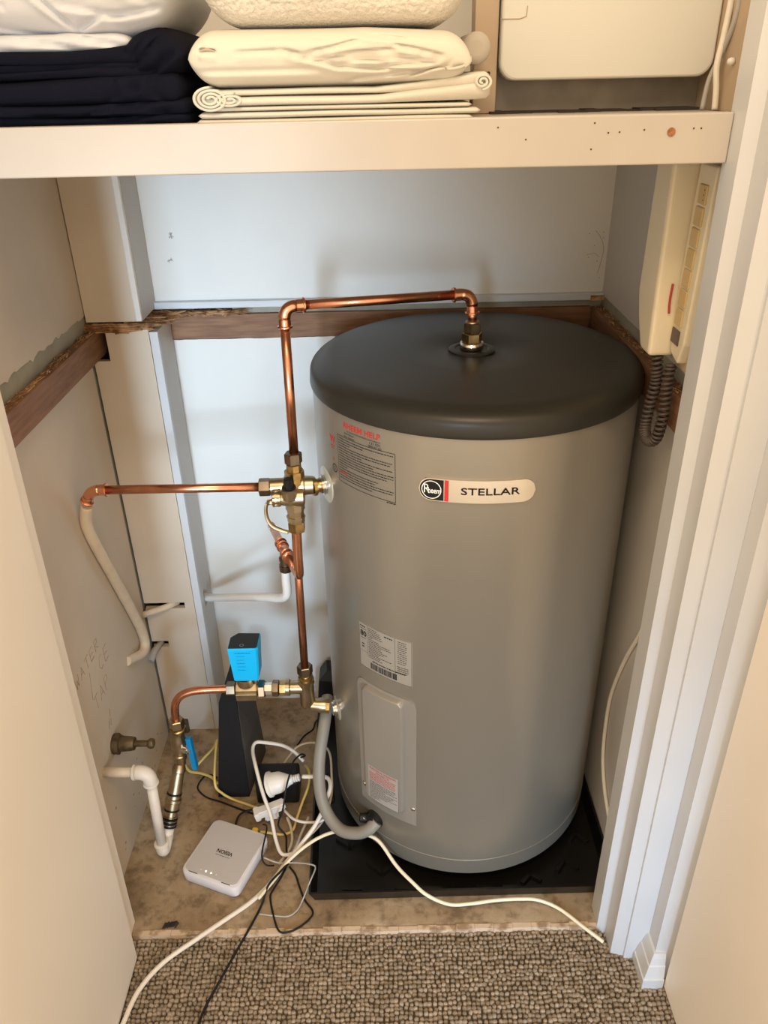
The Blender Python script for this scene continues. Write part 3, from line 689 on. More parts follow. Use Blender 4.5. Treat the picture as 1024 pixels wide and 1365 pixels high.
# help print on the upper left of the tank
hf = tank_fn(-133.3, .921)
W2 = .061
mb = MB(); stroke(mb, hf, [(-W2, .0395), (W2, .0405), (W2, -.041), (-W2, -.041), (-W2, .0395)], .0007)
pr = mb.build('help_notice', 'ink_grey', wh, 'printed help notice')
put_text(MB(), 'RHEEM HELP', .0133, hf, -.004, .0605, xs=1.05, bold=.0002).build('red_heading', 'ink_red', pr)
mb = MB(); put_text(mb, 'For assistance with your Rheem system contact us', .0036, hf, .0, .0525, xs=.95)
put_text(mb, 'AUSTRALIA', .0046, hf, -.03, .0475); put_text(mb, 'New Zealand', .0046, hf, -.03, .0425)
put_text(mb, '131 031', .0058, hf, .025, .0475, xs=1.2); put_text(mb, '0800 657 335', .0046, hf, .025, .0425)
v = .0355; k = 0
for fill in (1, .5, .25, 1, .95, .5, 1, .7, 1, 1, .9, .2, .75, .7):
    greeked(mb, hf, -W2 + .003, W2 - .003, v, .0012, 200 + k, fill); v -= .0043; k += 1
for fill in (1, 1, .65):
    greeked(mb, hf, -W2 + .003, W2 - .003, v, .0012, 200 + k, fill); v -= .0043; k += 1
greeked(mb, hf, W2 - .016, W2, -.0437, .0016, 11); mb.build('fine_print', 'ink_grey', pr)
mb = MB(); put_text(mb, 'WARNING', .0045, hf, -W2 + .014, -.0235, bold=.0001)
wf = tank_fn(-149.6, .945); put_text(mb, 'W', .019, wf, 0, 0, xs=.85, bold=.0004); greeked(mb, wf, -.006, .006, -.011, .0015, 5); greeked(mb, wf, -.005, .005, -.015, .0013, 6)
put_text(mb, '6', .010, wf, .002, -.033); mb.build('red_print', 'ink_red', pr)
mb = MB(); ring(mb, wf, .004, -.049, .0068, .0014); mb.build('approval_ring', 'ink_grey', pr)
put_text(MB(), 'S', .009, wf, .004, -.049).build('approval_letter', 'ink_grey', pr)

# rating plate
rf = tank_fn(-126.6, .572)
rp = patch(MB(), tank_fn(-126.6, .572, .0002), rect_cols(.1135, .098), .0003).build('rating_plate', 'sticker', wh, 'silver rating sticker with barcode')
mb = MB(); a, h = .0555, .048
rf2 = tank_fn(-126.6, .572, .0009)
stroke(mb, rf2, [(-a, h), (a, h), (a, -h), (-a, -h), (-a, h)], .0005)
for u, z0, z1 in ((-.0355, h, -.020), (.024, h, -.035)): stroke(mb, rf2, [(u, z0), (u, z1)], .0005)
stroke(mb, rf2, [(-a, -.013), (-.0355, -.013)], .0004)
greeked(mb, rf2, -.053, -.038, .041, .0022, 21); greeked(mb, rf2, -.053, -.039, .036, .0012, 2); put_text(mb, '80', .0155, rf2, -.0455, .0255, bold=.0004); greeked(mb, rf2, -.052, -.040, .016, .0012, 3)
greeked(mb, rf2, -.050, -.041, .003, .0022, 22); greeked(mb, rf2, -.050, -.041, -.003, .0022, 23)
for k in range(17): greeked(mb, rf2, -.033, .018, .0435 - k * .0039, .0011, 300 + k, (.4, .5, .55, .55, .6, .2, .5, .9, 1, .6, .6, .8, .7, .5, 1, .5, .6)[k])
greeked(mb, rf2, .002, .021, .041, .0024, 24)
for k in range(12): greeked(mb, rf2, .029, .051, .042 - k * .0042, .001, 330 + k, .8)
for k in range(4): greeked(mb, rf2, .028, .052, -.012 - k * .0042, .0013, 350 + k, .9)
r_ = random.Random(12); u = -.030
greeked(mb, rf2, -.025, .045, -.026, .0022, 77)
while u < .026:
    wd = r_.choice((.0006, .001, .0016)); stroke(mb, rf2, [(u + wd / 2, -.0305), (u + wd / 2, -.044)], wd); u += wd + r_.choice((.0005, .0008, .0011))
mb.build('fine_print', 'ink_grey', rp)

# access cover
cf = tank_fn(-126.9, .336, 0)
def cover_cols(w_, zlo, zhi, r_, n=36):
    out = []
    for i in range(n + 1):
        u = -w_ / 2 + w_ * i / n; e = 0
        de = w_ / 2 - abs(u)
        if de < r_: e = r_ - math.sqrt(max(0, r_ * r_ - (r_ - de) ** 2))
        out.append((u, zlo, zhi - e))
    return out
ac = patch(MB(), cf, cover_cols(.1325, -.160, .156, .018), .0022).build('access_cover', 'tank_cover', wh, 'beige electrical access cover')
# raised panel: lofted rings
fn = tank_fn(-127.1, .345, .002); mb = MB()
def rr_ring(w_, h, r, fnn, dz, n=5, m_=8):
    pts = round_rect(-w_ / 2, w_ / 2, -h / 2, h / 2, r, n); out = []
    for i, p in enumerate(pts):
        q = pts[(i + 1) % len(pts)]; d = math.hypot(q[0] - p[0], q[1] - p[1]); k = m_ if d > .03 else 1
        for j in range(k): out.append(fnn(p[0] + (q[0] - p[0]) * j / k, p[1] + (q[1] - p[1]) * j / k, dz))
    return out
rg = [rr_ring(.0880, .282, .010, fn, 0), rr_ring(.0850, .279, .009, fn, .008), rr_ring(.0815, .2755, .008, fn, .0098)]
n_ = len(rg[0]); mb.add([p for g in rg for p in g], [(a * n_ + k, a * n_ + (k + 1) % n_, (a + 1) * n_ + (k + 1) % n_, (a + 1) * n_ + k) for a in range(2) for k in range(n_)], True)
rcols = []
for i in range(33):
    u = -.04075 + .0815 * i / 32; de = .04075 - abs(u); e = .008 - math.sqrt(max(0, .008 ** 2 - (.008 - de) ** 2)) if de < .008 else 0
    rcols.append((u, -.13775 + e, .13775 - e))
patch(mb, tank_fn(-127.1, .345, .002), rcols, .0098)
mb.build('raised_panel', 'tank_cover', ac, fixn=True)
for (ang, z) in ((-138.6, .2175), (-114.4, .2205)):
    a_ = math.radians(ang); d = Vector((math.cos(a_), math.sin(a_), 0))
    MB().lathe(Vector((CX, CY, z)) + d * (TR + .0022), d, [(0, .0048), (.0012, .0046), (.0022, .003), (.0025, .0008)], 12).build('screw', 'chrome', ac)
wn = patch(MB(), tank_fn(-126.9, .251, .0116), rect_cols(.069, .089), .0004).build('warning_sticker', 'sticker_pale', ac, 'pale warning sticker with red and black print')
sf = tank_fn(-126.9, .251, .0123)
mb = MB()
put_text(mb, 'ELECTRICAL WARNING', .0058, sf, 0, .0400, xs=.95, bold=.0001); put_text(mb, 'FAILURE TO', .0056, sf, 0, .0335, bold=.0001)
for k in range(5): greeked(mb, sf, -.031, .031, .028 - k * .0042, .0014, 400 + k, .97)
wp_ = mb
o_ = wp_.build('red_print', 'ink_red', ac)
mb = MB()
for k in range(13): greeked(mb, sf, -.031, .031, .0055 - k * .0038, .0011, 420 + k, (1, .95, .9, 1, .6, 1, .9, .8, 1, .7, .4, .4, .2)[k])
stroke(mb, sf, [(.0343, .044), (.0343, -.0443), (-.034, -.0443)], .0005); mb.build('black_print', 'ink_grey', ac)

# ports, washers and drain fittings
for (ang, z, R_) in ((-158., .846, .032), (-163., .322, .026)):
    a_ = math.radians(ang); d = Vector((math.cos(a_), math.sin(a_), 0)); p = Vector((CX, CY, z)) + d * (TR - .004)
    po = MB().lathe(p, d, [(0, R_), (.0036, R_), (.0046, R_ - .002), (.0046, R_ - .010), (.0056, .0165), (.0056, .012)], 36).build('port_washer', 'clear', wh, auto=35)
    MB().lathe(p, d, [(.006, .0165), (.010, .0165), (.0105, .014), (.014, .014)], 24).build('port_nipple', 'chrome', wh, auto=35)
a_ = math.radians(-133.4); d = Vector((math.cos(a_), math.sin(a_), 0)); p = Vector((CX, CY, .134)) + d * (TR - .002)
gl = MB().lathe(p, d, [(0, .020), (.004, .020), (.006, .0165), (.018, .0155), (.019, .011)], 24).build('cable_gland', 'black_plastic', wh, 'black cable gland', auto=35)
tdir = Vector((-d.y, d.x, 0))
MB().lathe(p + d * .012 - tdir * .013, -tdir * .6 + d * .5, [(0, .010), (.014, .010), (.016, .007)], 16).build('gland_nut', 'black_plastic', wh, auto=35)
MB().lathe(p + d * .0205 - tdir * .015 + Vector((0, 0, .004)), d, [(0, .004), (.0015, .004), (.002, .002)], 10).build('gland_screw', 'chrome', wh)

# ------------------------------------------------------------------ drip tray
dt = thing('drip_tray', 'black plastic drip tray under the water heater', 'tray', (.135, 1.27, ZS + .001))
def tray_ring(ins, z): return [(x, y, z) for x, y in ((-.176 + ins + .012, .976 + ins), (.4425 - ins, .980 + ins), (.4425 - ins, 1.566 - ins), (-.180 + ins, 1.566 - ins))]
mb = MB(); rings_ = [tray_ring(.010, .0185), tray_ring(.001, .050), tray_ring(0, .0515), tray_ring(.004, .0515), tray_ring(.005, .050), tray_ring(.014, .0245), ]
vs = [p for g in rings_ for p in g]
mb.add(vs, [(a * 4 + k, a * 4 + (k + 1) % 4, a * 4 + 4 + (k + 1) % 4, a * 4 + 4 + k) for a in range(5) for k in range(4)] + [(3, 2, 1, 0), (20, 21, 22, 23)]).build('pan', 'tray', dt)
def rib(pts, wd=.012, h=.008):
    mb = MB()
    for a, b_ in zip(pts, pts[1:]):
        A, B_ = Vector((*a, .0245)), Vector((*b_, .0245)); e = (B_ - A).normalized().cross(Vector((0, 0, 1))) * wd / 2; t = e * .55; up = Vector((0, 0, h))
        mb.hexa([A - e, B_ - e, B_ + e, A + e, A - t + up, B_ - t + up, B_ + t + up, A + t + up])
    return mb
for pts in ([(-.05, 1.062), (-.02, 1.035), (.012, 1.062)], [(-.115, 1.12), (-.088, 1.10), (-.06, 1.125)], [(-.1, 1.0), (-.06, 1.0)], [(.005, 1.0), (.06, .998), (.10, .998)],
            [(.17, 1.0), (.20, .998)], [(.26, 1.005), (.28, 1.025), (.30, 1.01)], [(.335, 1.03), (.355, 1.055), (.38, 1.035)], [(.375, 1.10), (.395, 1.125), (.415, 1.10)], [(-.13, 1.22), (-.14, 1.3)], [(.22, .998), (.25, .996)]):
    rib(pts).build('rib', 'tray', dt)

# ------------------------------------------------------------------ pipework
def hexnut(mb, p, d, l, r, rot=0.):
    return mb.lathe(p, d, [(0, r * .9), (.0012, r), (l - .0012, r), (l, r * .9)], 6, smooth=False, rot=rot)
def collar(mb, p, d, l, r, seg=24): return mb.lathe(p, d, [(0, r * .92), (.0008, r), (l - .0008, r), (l, r * .92)], seg)
PR = .0078
# hot riser with the long horizontal run
hp = thing('hot_water_pipe', 'copper pipe rising from the brass valve and crossing above the tank to its cap', 'pipe', (NXX, NYY, 1.047))
A = Vector((-.1475, 1.186, .897)); Bp = Vector((-.1465, 1.199, 1.143)); Cp = Vector((.150, 1.277, 1.137)); D = Vector((NXX, NYY, 1.085))
def elbow(P0, P1, P2, r=.020, n=7):
    a = P1 + (P0 - P1).normalized() * r; b_ = P1 + (P2 - P1).normalized() * r
    return [a.lerp(P1, t).lerp(P1.lerp(b_, t), t) for t in [i / n for i in range(n + 1)]]
e1 = elbow(A, Bp, Cp); e2 = elbow(Bp, Cp, D)
MB().tube([A, e1[0]], PR, 16).build('riser', 'copper', hp)
MB().tube([e1[-1], e2[0]], PR, 16).build('crossing_pipe', 'copper', hp)
for e, q0, q1 in ((e1, A, Cp), (e2, Bp, D)):
    eb = MB().tube([e[0]] + e + [e[-1]], PR + .0016, 16).build('elbow', 'copper_new', hp)
    for p_, q_ in ((e[0], q0), (e[-1], q1)):
        dd = (Vector(q_) - p_).normalized(); mb = MB(); collar(mb, p_ - dd * .001, dd, .011, PR + .0018); collar(mb, p_ + dd * .009, dd, .004, PR + .0042); mb.build('press_ring', 'copper_new', eb, auto=35)
MB().tube([e2[-1], D], PR, 16).build('drop_pipe', 'copper', hp)
mb = MB(); hexnut(mb, (NXX, NYY, 1.0735), (0, 0, 1), .017, .0150, .3); mb.build('compression_nut', 'bronze', hp)
mb = MB(); collar(mb, (NXX, NYY, 1.087), (0, 0, 1), .006, .011); mb.build('olive', 'brass', hp)
mb = MB(); hexnut(mb, (NXX, NYY, 1.058), (0, 0, 1), .0155, .0170, .1); mb.build('brass_union', 'brass_gold', hp)
mb = MB(); collar(mb, (NXX, NYY, 1.046), (0, 0, 1), .012, .0195); mb.build('base_nut', 'chrome', hp)

# brass mixing valve at the tank's upper port
V = Vector((-.149, 1.182, .836))
pa = math.radians(-158); PD = Vector((-math.cos(pa), -math.sin(pa), 0))
vl = thing('relief_valve', 'chunky brass relief valve with a lever screwed into the upper tank port', 'valve', (V.x, V.y, V.z - .06))
AX1 = Vector((1, .05, 0)).normalized()
MB().lathe(V - AX1 * .044 + Vector((0, .004, .006)), AX1, [(0, .0125), (.002, .0150), (.024, .0150), (.026, .0185), (.058, .0195), (.060, .0165), (.074, .0155)], 24).build('body', 'brass', vl, auto=35)
MB().lathe(V + AX1 * .028 + Vector((0, .002, .004)), PD, [(0, .0165), (.006, .0165), (.0065, .0125), (.016, .0115), (.0165, .0140), (.0215, .0140), (.0215, .010), (.03, .010)], 24).build('port_connector', 'brass_gold', vl, auto=35)
MB().lathe(V + Vector((-.038, -.017, -.006)), AX1, [(0, .0115), (.001, .0145), (.013, .0145), (.014, .0125), (.018, .0135), (.036, .0160), (.052, .0160), (.054, .012)], 24).build('relief_body', 'brass', vl, auto=35)
for k in range(14):
    a = 2 * PI * k / 14; c_ = V + Vector((-.0375, -.017, -.006)); u_, w__ = Vector((0, 1, 0)), Vector((0, 0, 1)); q = c_ + .0143 * (math.cos(a) * u_ + math.sin(a) * w__)
    MB().tube([q, q + AX1 * .012], .0011, 5).build('knurl', 'brass', vl)
mb = MB(); hexnut(mb, V + Vector((-.062, .001, .006)), AX1, .019, .0155, .2); mb.build('compression_nut', 'bronze', vl)
MB().lathe(V + Vector((.0, -.002, .010)), (0, 0, 1), [(0, .0150), (.016, .0140), (.0165, .0168), (.028, .0168), (.0285, .0130), (.040, .0125)], 8, smooth=False).build('top_socket', 'brass_gold', vl)
mb = MB(); hexnut(mb, V + Vector((.0, .001, .050)), (0, 0, 1), .019, .0150, .3); mb.build('compression_nut', 'bronze', vl)
MB().lathe(V + Vector((-.008, -.022, .006)), (0, -.25, 1), [(0, .011), (.013, .0115), (.0135, .0075), (.030, .007), (.031, .005)], 20).build('sensor_knob', 'black_plastic', vl, auto=35)
MB().lathe(V + Vector((-.008, -.0215, -.002)), (0, -.25, 1), [(0, .0135), (.019, .0125), (.020, .010)], 20).build('sensor_boss', 'brass', vl, auto=35)
MB().lathe(V + Vector((-.002, -.012, -.008)), (0, 0, -1), [(0, .0165), (.022, .0165), (.0225, .0145), (.034, .0140), (.0345, .0165), (.038, .0165), (.0385, .0150), (.046, .0150)], 8, smooth=False).build('outlet_socket', 'brass', vl)
mb = MB(); hexnut(mb, V + Vector((-.002, -.012, -.073)), (0, 0, 1), .019, .0155, .5); mb.build('compression_nut', 'brass_gold', vl)
mb = MB(); L = [(-.196, 1.158, .825), (-.199, 1.156, .812), (-.197, 1.154, .795), (-.189, 1.152, .783), (-.175, 1.15, .776), (-.163, 1.148, .7725)]
mb.tube(L, .0038, 8, spline=4, flat=.5); mb.tube([(-.1955, 1.158, .825), (-.188, 1.159, .827), (-.183, 1.161, .822)], .0048, 8, flat=.5); mb.build('lever', 'brass', vl)

# copper branch to the left wall
cb = thing('branch_pipe', 'straight copper pipe running left from the brass valve to the cream wall', 'pipe', (-.36, 1.21, .82))
E0 = Vector((-.205, 1.184, .842)); E1 = Vector((-.513, 1.222, .8235)); E2 = Vector((-.531, 1.232, .790))
ee = elbow(E0, E1, E2, .018)
MB().tube([E0, ee[0]], PR, 16).build('straight_pipe', 'copper', cb)
eb = MB().tube(ee, PR + .0018, 16).build('elbow', 'copper_new', cb)
for p_, q_ in ((ee[0], E0), (ee[-1], E2)):
    dd = (q_ - p_).normalized(); mb = MB(); collar(mb, p_ - dd * .001, dd, .012, PR + .002); collar(mb, p_ + dd * .009, dd, .0045, PR + .0042); mb.build('press_ring', 'copper_new', eb, auto=35)
dp = MB().tube([(-.531, 1.233, .786), (-.5405, 1.238, .755), (-.5425, 1.245, .725), (-.5415, 1.265, .672), (-.541, 1.30, .595), (-.541, 1.34, .505), (-.541, 1.375, .425), (-.5405, 1.392, .37), (-.540, 1.388, .347), (-.542, 1.368, .341), (-.548, 1.335, .356), (-.5545, 1.305, .371)],
               .0105, 14, spline=5).build('drain_pipe', 'painted_pipe'); tag(dp, 'cream painted pipe bending down the left wall below the copper elbow', 'pipe')

# copper outlet that turns back under the valve, with its tee
op = thing('overflow_pipe', 'short copper overflow pipe with a press tee and open end below the brass valve', 'pipe', (-.18, 1.25, .6))
O = [(-.151, 1.170, .768), (-.152, 1.170, .735), (-.153, 1.171, .70), (-.1535, 1.174, .676), (-.156, 1.184, .661), (-.161, 1.200, .654), (-.170, 1.226, .650)]
MB().tube(O, PR, 14, spline=5).build('bent_pipe', 'copper_new', op)
T0, T1 = Vector((-.170, 1.226, .650)), Vector((-.233, 1.400, .642)); TDn = (T1 - T0).normalized()
MB().tube([T0, T1], PR, 14).build('straight_pipe', 'copper', op)
te = MB().tube([T0.lerp(T1, .22), T0.lerp(T1, .55)], PR + .002, 14).build('press_tee', 'copper', op)
for t in (.22, .3, .47, .55):
    mb = MB(); collar(mb, T0.lerp(T1, t) - TDn * .002, TDn, .005, PR + .0045); mb.build('press_ring', 'copper_new', te, auto=35)
Tm = T0.lerp(T1, .40)
MB().lathe(Tm, (-.02, .02, -1), [(0, .0095), (.018, .0095), (.0185, .012), (.024, .012), (.0245, .0105), (.034, .0105), (.0345, .013), (.048, .0125)], 16).build('drop_connector', 'bronze', op, auto=35)
wp = MB().tube([(Tm.x - .001, Tm.y + .001, .602), (-.1985, 1.302, .57), (-.199, 1.305, .545), (-.205, 1.312, .525), (-.222, 1.326, .511), (-.25, 1.350, .497), (-.32, 1.411, .456), (-.405, 1.492, .399), (-.432, 1.518, .386)], .0092, 14, spline=5).build('white_drain_pipe', 'white_pipe')
tag(wp, 'white pipe dropping from the copper tee and turning into the column side', 'pipe')
st = MB().tube([(-.5555, 1.446, .3865), (-.53, 1.452, .392), (-.50, 1.459, .399), (-.476, 1.474, .404)], .0078, 12).build('pipe_stub', 'painted_pipe'); tag(st, 'cream pipe slanting into the upper slot of the column', 'pipe')
st2 = MB().tube([(-.552, 1.425, .270), (-.545, 1.447, .281), (-.53, 1.470, .292)], [.013, .011, .0085], 12, flat=.8).build('pipe_stub', 'smudge'); tag(st2, 'grey pipe end in the lower notch of the column', 'pipe')

# cold riser and cold tee at the lower tank port
cr = MB().tube([(-.158, 1.207, .80), (-.1605, 1.203, .60), (-.163, 1.2, .425)], PR * .98, 14).build('cold_riser_pipe', 'copper'); tag(cr, 'vertical copper pipe between the overflow bend and the lower brass tee', 'pipe')
ct = thing('cold_inlet_fitting', 'row of brass fittings and tee joining the lower tank port', 'pipe fitting', (-.20, 1.2, .31))
TX = Vector((-.1625, 1.2, .38))
mb = MB(); hexnut(mb, (-.163, 1.2, .418), (0, 0, 1), .020, .0155, .2); mb.build('compression_nut', 'bronze', ct)
MB().lathe((-.163, 1.2, .402), (0, 0, 1), [(0, .0135), (.006, .0135), (.007, .0145), (.012, .0145), (.0125, .0125), (.018, .0125)], 20).build('threaded_socket', 'brass_gold', ct, auto=35)
MB().lathe((-.1625, 1.2, .336), (0, 0, 1), [(0, .0105), (.003, .0150), (.055, .0150), (.058, .0165), (.068, .0165), (.069, .014)], 24).build('tee_body', 'brass', ct, auto=35)
MB().lathe((-.170, 1.2, .382), (-1, 0, 0), [(0, .0135), (.024, .0135), (.026, .0165), (.034, .0165)], 24).build('tee_branch', 'brass', ct, auto=35)
lp = math.radians(-163); LD = Vector((-math.cos(lp), -math.sin(lp), 0))
MB().lathe((-.158, 1.198, .338), (1, .05, -.18), [(0, .0120), (.015, .0140), (.024, .0160), (.030, .0160)], 24).build('tee_outlet', 'brass', ct, auto=35)
mb = MB(); hexnut(mb, (-.130, 1.1985, .332), (1, .1, -.2), .010, .0145, .1); mb.build('outlet_nut', 'brass_gold', ct)
mb = MB(); hexnut(mb, (-.2165, 1.2, .381), (1, 0, 0), .014, .0155, .2); mb.build('brass_union', 'brass_gold', ct)
mb = MB(); hexnut(mb, (-.231, 1.2, .381), (1, 0, 0), .0135, .0165, .0); mb.build('compression_nut', 'bronze', ct)
mb = MB(); hexnut(mb, (-.246, 1.2, .381), (1, 0, 0), .016, .0118); mb.build('thread', 'chrome', ct)
mb = MB(); hexnut(mb, (-.258, 1.2, .381), (1, 0, 0), .0130, .0190, .5); mb.build('flare_nut', 'chrome', ct)
vb = MB().lathe((-.3035, 1.2, .382), (1, 0, 0), [(0, .012), (.002, .0170), (.042, .0170), (.045, .013)], 8, smooth=False, rot=PI / 8).build('valve_body', 'brass', ct, 'brass block valve body')
B(-.302, -.2605, 1.181, 1.186, .366, .382, bev=.001).build('cast_plate', 'brass', vb)
MB().lathe((-.282, 1.2, .395), (0, 0, 1), [(0, .017), (.014, .0175), (.022, .0215)], 20).build('valve_neck', 'brass', vb, auto=35)
mb = MB(); hexnut(mb, (-.322, 1.2, .382), (1, 0, 0), .018, .0150, .3); mb.build('compression_nut', 'bronze', ct)

bx = thing('valve_box', 'bright cyan plastic box with a black top perched on the brass valve', 'box', (-.275, 1.2, .415))
body = [(-.3035, 1.1745), (-.2495, 1.1745), (-.246, 1.1785), (-.246, 1.2205), (-.290, 1.2225), (-.3035, 1.2085)]
bt = [(-.2745 + (x + .2745) * .84, 1.198 + (y - 1.198) * .9) for x, y in body]
bt_up = [(-.2745 + (x + .2745) * 1.0, 1.198 + (y - 1.198) * 1.0) for x, y in body]
n_ = 6
def loft(levels):
    mb = MB(); vs = [(x, y, z) for pts, z in levels for x, y in pts]; m_ = len(levels[0][0])
    mb.add(vs, [(a * m_ + k, a * m_ + (k + 1) % m_, (a + 1) * m_ + (k + 1) % m_, (a + 1) * m_ + k) for a in range(len(levels) - 1) for k in range(m_)] + [tuple(range(m_ - 1, -1, -1)), tuple((len(levels) - 1) * m_ + k for k in range(m_))]); return mb
ins = lambda pts, k: [(-.2745 + (x + .2745) * k, 1.198 + (y - 1.198) * k) for x, y in pts]
bo = loft([(ins(bt, .93), .4205), (bt, .4245), (bt_up, .500), (ins(bt_up, .98), .503)]).build('box_body', 'blue_box', bx)
loft([(ins(bt_up, .95), .5028), (ins(bt_up, .94), .5045)]).build('black_top', 'black_plastic', bx)
mb = MB()
bfn = lambda u, v, w_: (-.2765 + u, 1.1738 + (.462 - (.462 + v)) * 0 + (.0 if True else 0) - .0003 + (1 - (.462 + v - .4245) / .0755) * .0024, .462 + v)
greeked(mb, bfn, -.014, .016, .030, .0020, 25)
for k in range(5): greeked(mb, bfn, -.012, .006, .022 - k * .0085, .001, 500 + k, .9)
mb.build('printing', 'blue_lever', bo)
mb = MB(); rfn = lambda u, v, w_: (-.277 + u, 1.183 + v, .5048); ring(mb, rfn, 0, 0, .0035, .0007, 16); mb.build('round_mark', 'cable_grey', bx)

# copper inlet elbow, isolating valve, brass fittings to the white PVC
ip = thing('inlet_pipe', 'bent copper pipe leading down to a brass isolating valve with a blue lever', 'pipe', (-.43, 1.19, .10))
MB().tube([(-.318, 1.2, .382), (-.36, 1.199, .382), (-.392, 1.197, .380), (-.414, 1.194, .372), (-.4265, 1.192, .356), (-.431, 1.19, .335), (-.4325, 1.189, .31)], PR * 1.05, 16, spline=6).build('bent_pipe', 'copper', ip)
mb = MB(); hexnut(mb, (-.432, 1.189, .293), (0, 0, 1), .021, .0155, .3); mb.build('compression_nut', 'brass', ip)
mb = MB(); collar(mb, (-.432, 1.189, .282), (0, 0, 1), .010, .0165); mb.build('union_ring', 'brass_gold', ip)
MB().lathe((-.433, 1.186, .282), (-.05, -.08, -1), [(0, .013), (.012, .0135), (.02, .0155), (.045, .0155), (.05, .012), (.056, .012), (.058, .0145), (.068, .0145), (.069, .0115), (.084, .0115)], 20).build('isolating_valve', 'brass', ip, auto=35)
MB().lathe((-.425, 1.176, .245), (1, -.5, .1), [(0, .008), (.014, .008), (.015, .005), (.022, .005)], 14).build('valve_stem', 'chrome', ip, auto=35)
lv = MB(); lv.hexa([(-.408, 1.160, .200), (-.398, 1.158, .202), (-.397, 1.170, .203), (-.408, 1.172, .202), (-.4145, 1.170, .277), (-.4035, 1.168, .278), (-.403, 1.180, .276), (-.4145, 1.182, .275)]); lv.build('blue_lever', 'blue_lever', ip, 'blue plastic lever')
U0, U1 = Vector((-.4385, 1.178, .200)), Vector((-.468, 1.108, .070)); UD = (U1 - U0); UL = UD.length; UD.normalize()
MB().lathe(U0, UD, [(0, .0115), (.010, .0145), (.016, .0145), (.018, .0125), (.055, .0140), (.072, .0150), (.074, .0175), (.080, .0175), (.082, .0150), (.098, .0150), (.100, .0120), (.112, .0125)], 20).build('brass_tail', 'brass', ip, auto=35)
for t in (.060, .094, .114, .121, .128): MB().lathe(U0 + UD * t, UD, [(0, .0120), (.001, .0158), (.005, .0158), (.006, .0120)], 20).build('black_seal', 'black_plastic', ip, auto=35)
for t in (.076, .110, .118, .126): MB().lathe(U0 + UD * t, UD, [(0, .0130), (.0008, .0158), (.002, .0158), (.003, .0130)], 20).build('brass_ring', 'brass', ip, auto=35)

TAIL_END = U0 + UD * .130
pv = thing('pvc_pipe', 'white plastic pipe with two elbows between the left wall and the floor fittings', 'pipe', (-.48, 1.09, .03))
W0, W1, W2_ = Vector((XL + .001, 1.084, .2815)), Vector((-.466, 1.083, .279)), Vector((-.474, 1.083, .058))
MB().tube([W0, Vector((-.49, 1.083, .280))], .0098, 16).build('wall_stub', 'painted_pipe', pv)
ea = elbow(W0, W1, W2_, .022)
MB().tube([ea[0] + Vector((-.004, 0, 0))] + ea + [ea[-1] + Vector((0, 0, -.008))], .0140, 16).build('upper_elbow', 'pvc', pv)
for p_, d_ in ((ea[0], Vector((-1, 0, 0))), (ea[-1], Vector((0, 0, -1)))):
    mb = MB(); collar(mb, p_ + d_ * .004, d_, .005, .0152); mb.build('socket_rim', 'pvc', pv, auto=35)
MB().tube([Vector((-.4665, 1.083, .25)), W2_], .0100, 16).build('straight_pipe', 'pvc', pv)
El = elbow(Vector((-.4735, 1.083, .075)), Vector((-.4745, 1.083, .043)), Vector((-.468, 1.110, .073)), .018)
MB().tube([El[0] + Vector((0, 0, .012))] + El + [Vector((-.468, 1.108, .070))], .0135, 16).build('lower_elbow', 'pvc', pv)
MB().tube([TAIL_END + UD * .003, Vector((-.470, 1.102, .062))], .0125, 16).build('tail_socket', 'pvc', pv)
mb = MB(); collar(mb, (-.4735, 1.083, .070), (0, 0, 1), .006, .0152); mb.build('socket_rim', 'pvc', pv, auto=35)

# old tap spindle on the left wall
tp = thing('tap_spindle', 'tarnished brass tap spindle without a handle on the left wall', 'tap', (-.53, 1.15, .288))
MB().lathe((XL + .002, 1.152, .287), (1, -.02, 0), [(0, .020), (.004, .021), (.006, .019)], 14).build('broken_plaster', 'old_brass', tp, auto=35)
mb = MB(); hexnut(mb, (XL + .006, 1.152, .287), (1, -.02, 0), .010, .022, .3); mb.build('hex_flange', 'old_brass', tp)
MB().lathe((XL + .015, 1.152, .287), (1, -.02, 0), [(0, .015), (.003, .016), (.022, .0145), (.030, .0130), (.031, .008)], 18).build('bonnet', 'old_brass', tp, auto=35)
MB().lathe((XL + .045, 1.1515, .287), (1, -.02, 0), [(0, .0065), (.026, .0065), (.028, .009), (.032, .0105), (.038, .0095), (.0405, .004)], 16).build('spindle', 'old_brass', tp, auto=35)

# ------------------------------------------------------------------ electronics on the slab
md = thing('modem', 'black upright modem standing behind the white router', 'modem', (-.355, 1.3, ZS + .001))
z0_, z1_ = ZS + .0015, .300
loft_pts0 = [(-.392, 1.248), (-.321, 1.247), (-.300, 1.385), (-.388, 1.390)]; loft_pts1 = [(-.357, 1.250), (-.320, 1.249), (-.312, 1.372), (-.352, 1.374)]
sub = lambda k: [(a[0] + (b_[0] - a[0]) * k, a[1] + (b_[1] - a[1]) * k) for a, b_ in zip(loft_pts0, loft_pts1)]
mb = loft([(sub(0), z0_), (sub(.5), (z0_ + z1_) / 2), (sub(.98), z1_ - .004), (sub(1.0), z1_)]); mb.build('case', 'modem_black', md)
sd = MB(); q0, q1 = sub(.03), sub(.96); za, zb = z0_ + .006, z1_ - .006
sd.hexa([(q0[1][0] + .0002, q0[1][1] + .006, za), (q0[2][0] + .0002, q0[2][1] - .006, za), (q0[2][0] + .0012, q0[2][1] - .006, za), (q0[1][0] + .0012, q0[1][1] + .006, za),
         (q1[1][0] + .0002, q1[1][1] + .006, zb), (q1[2][0] + .0002, q1[2][1] - .006, zb), (q1[2][0] + .0012, q1[2][1] - .006, zb), (q1[1][0] + .0012, q1[1][1] + .006, zb)]); sd.build('side_panel', 'modem_side', md)

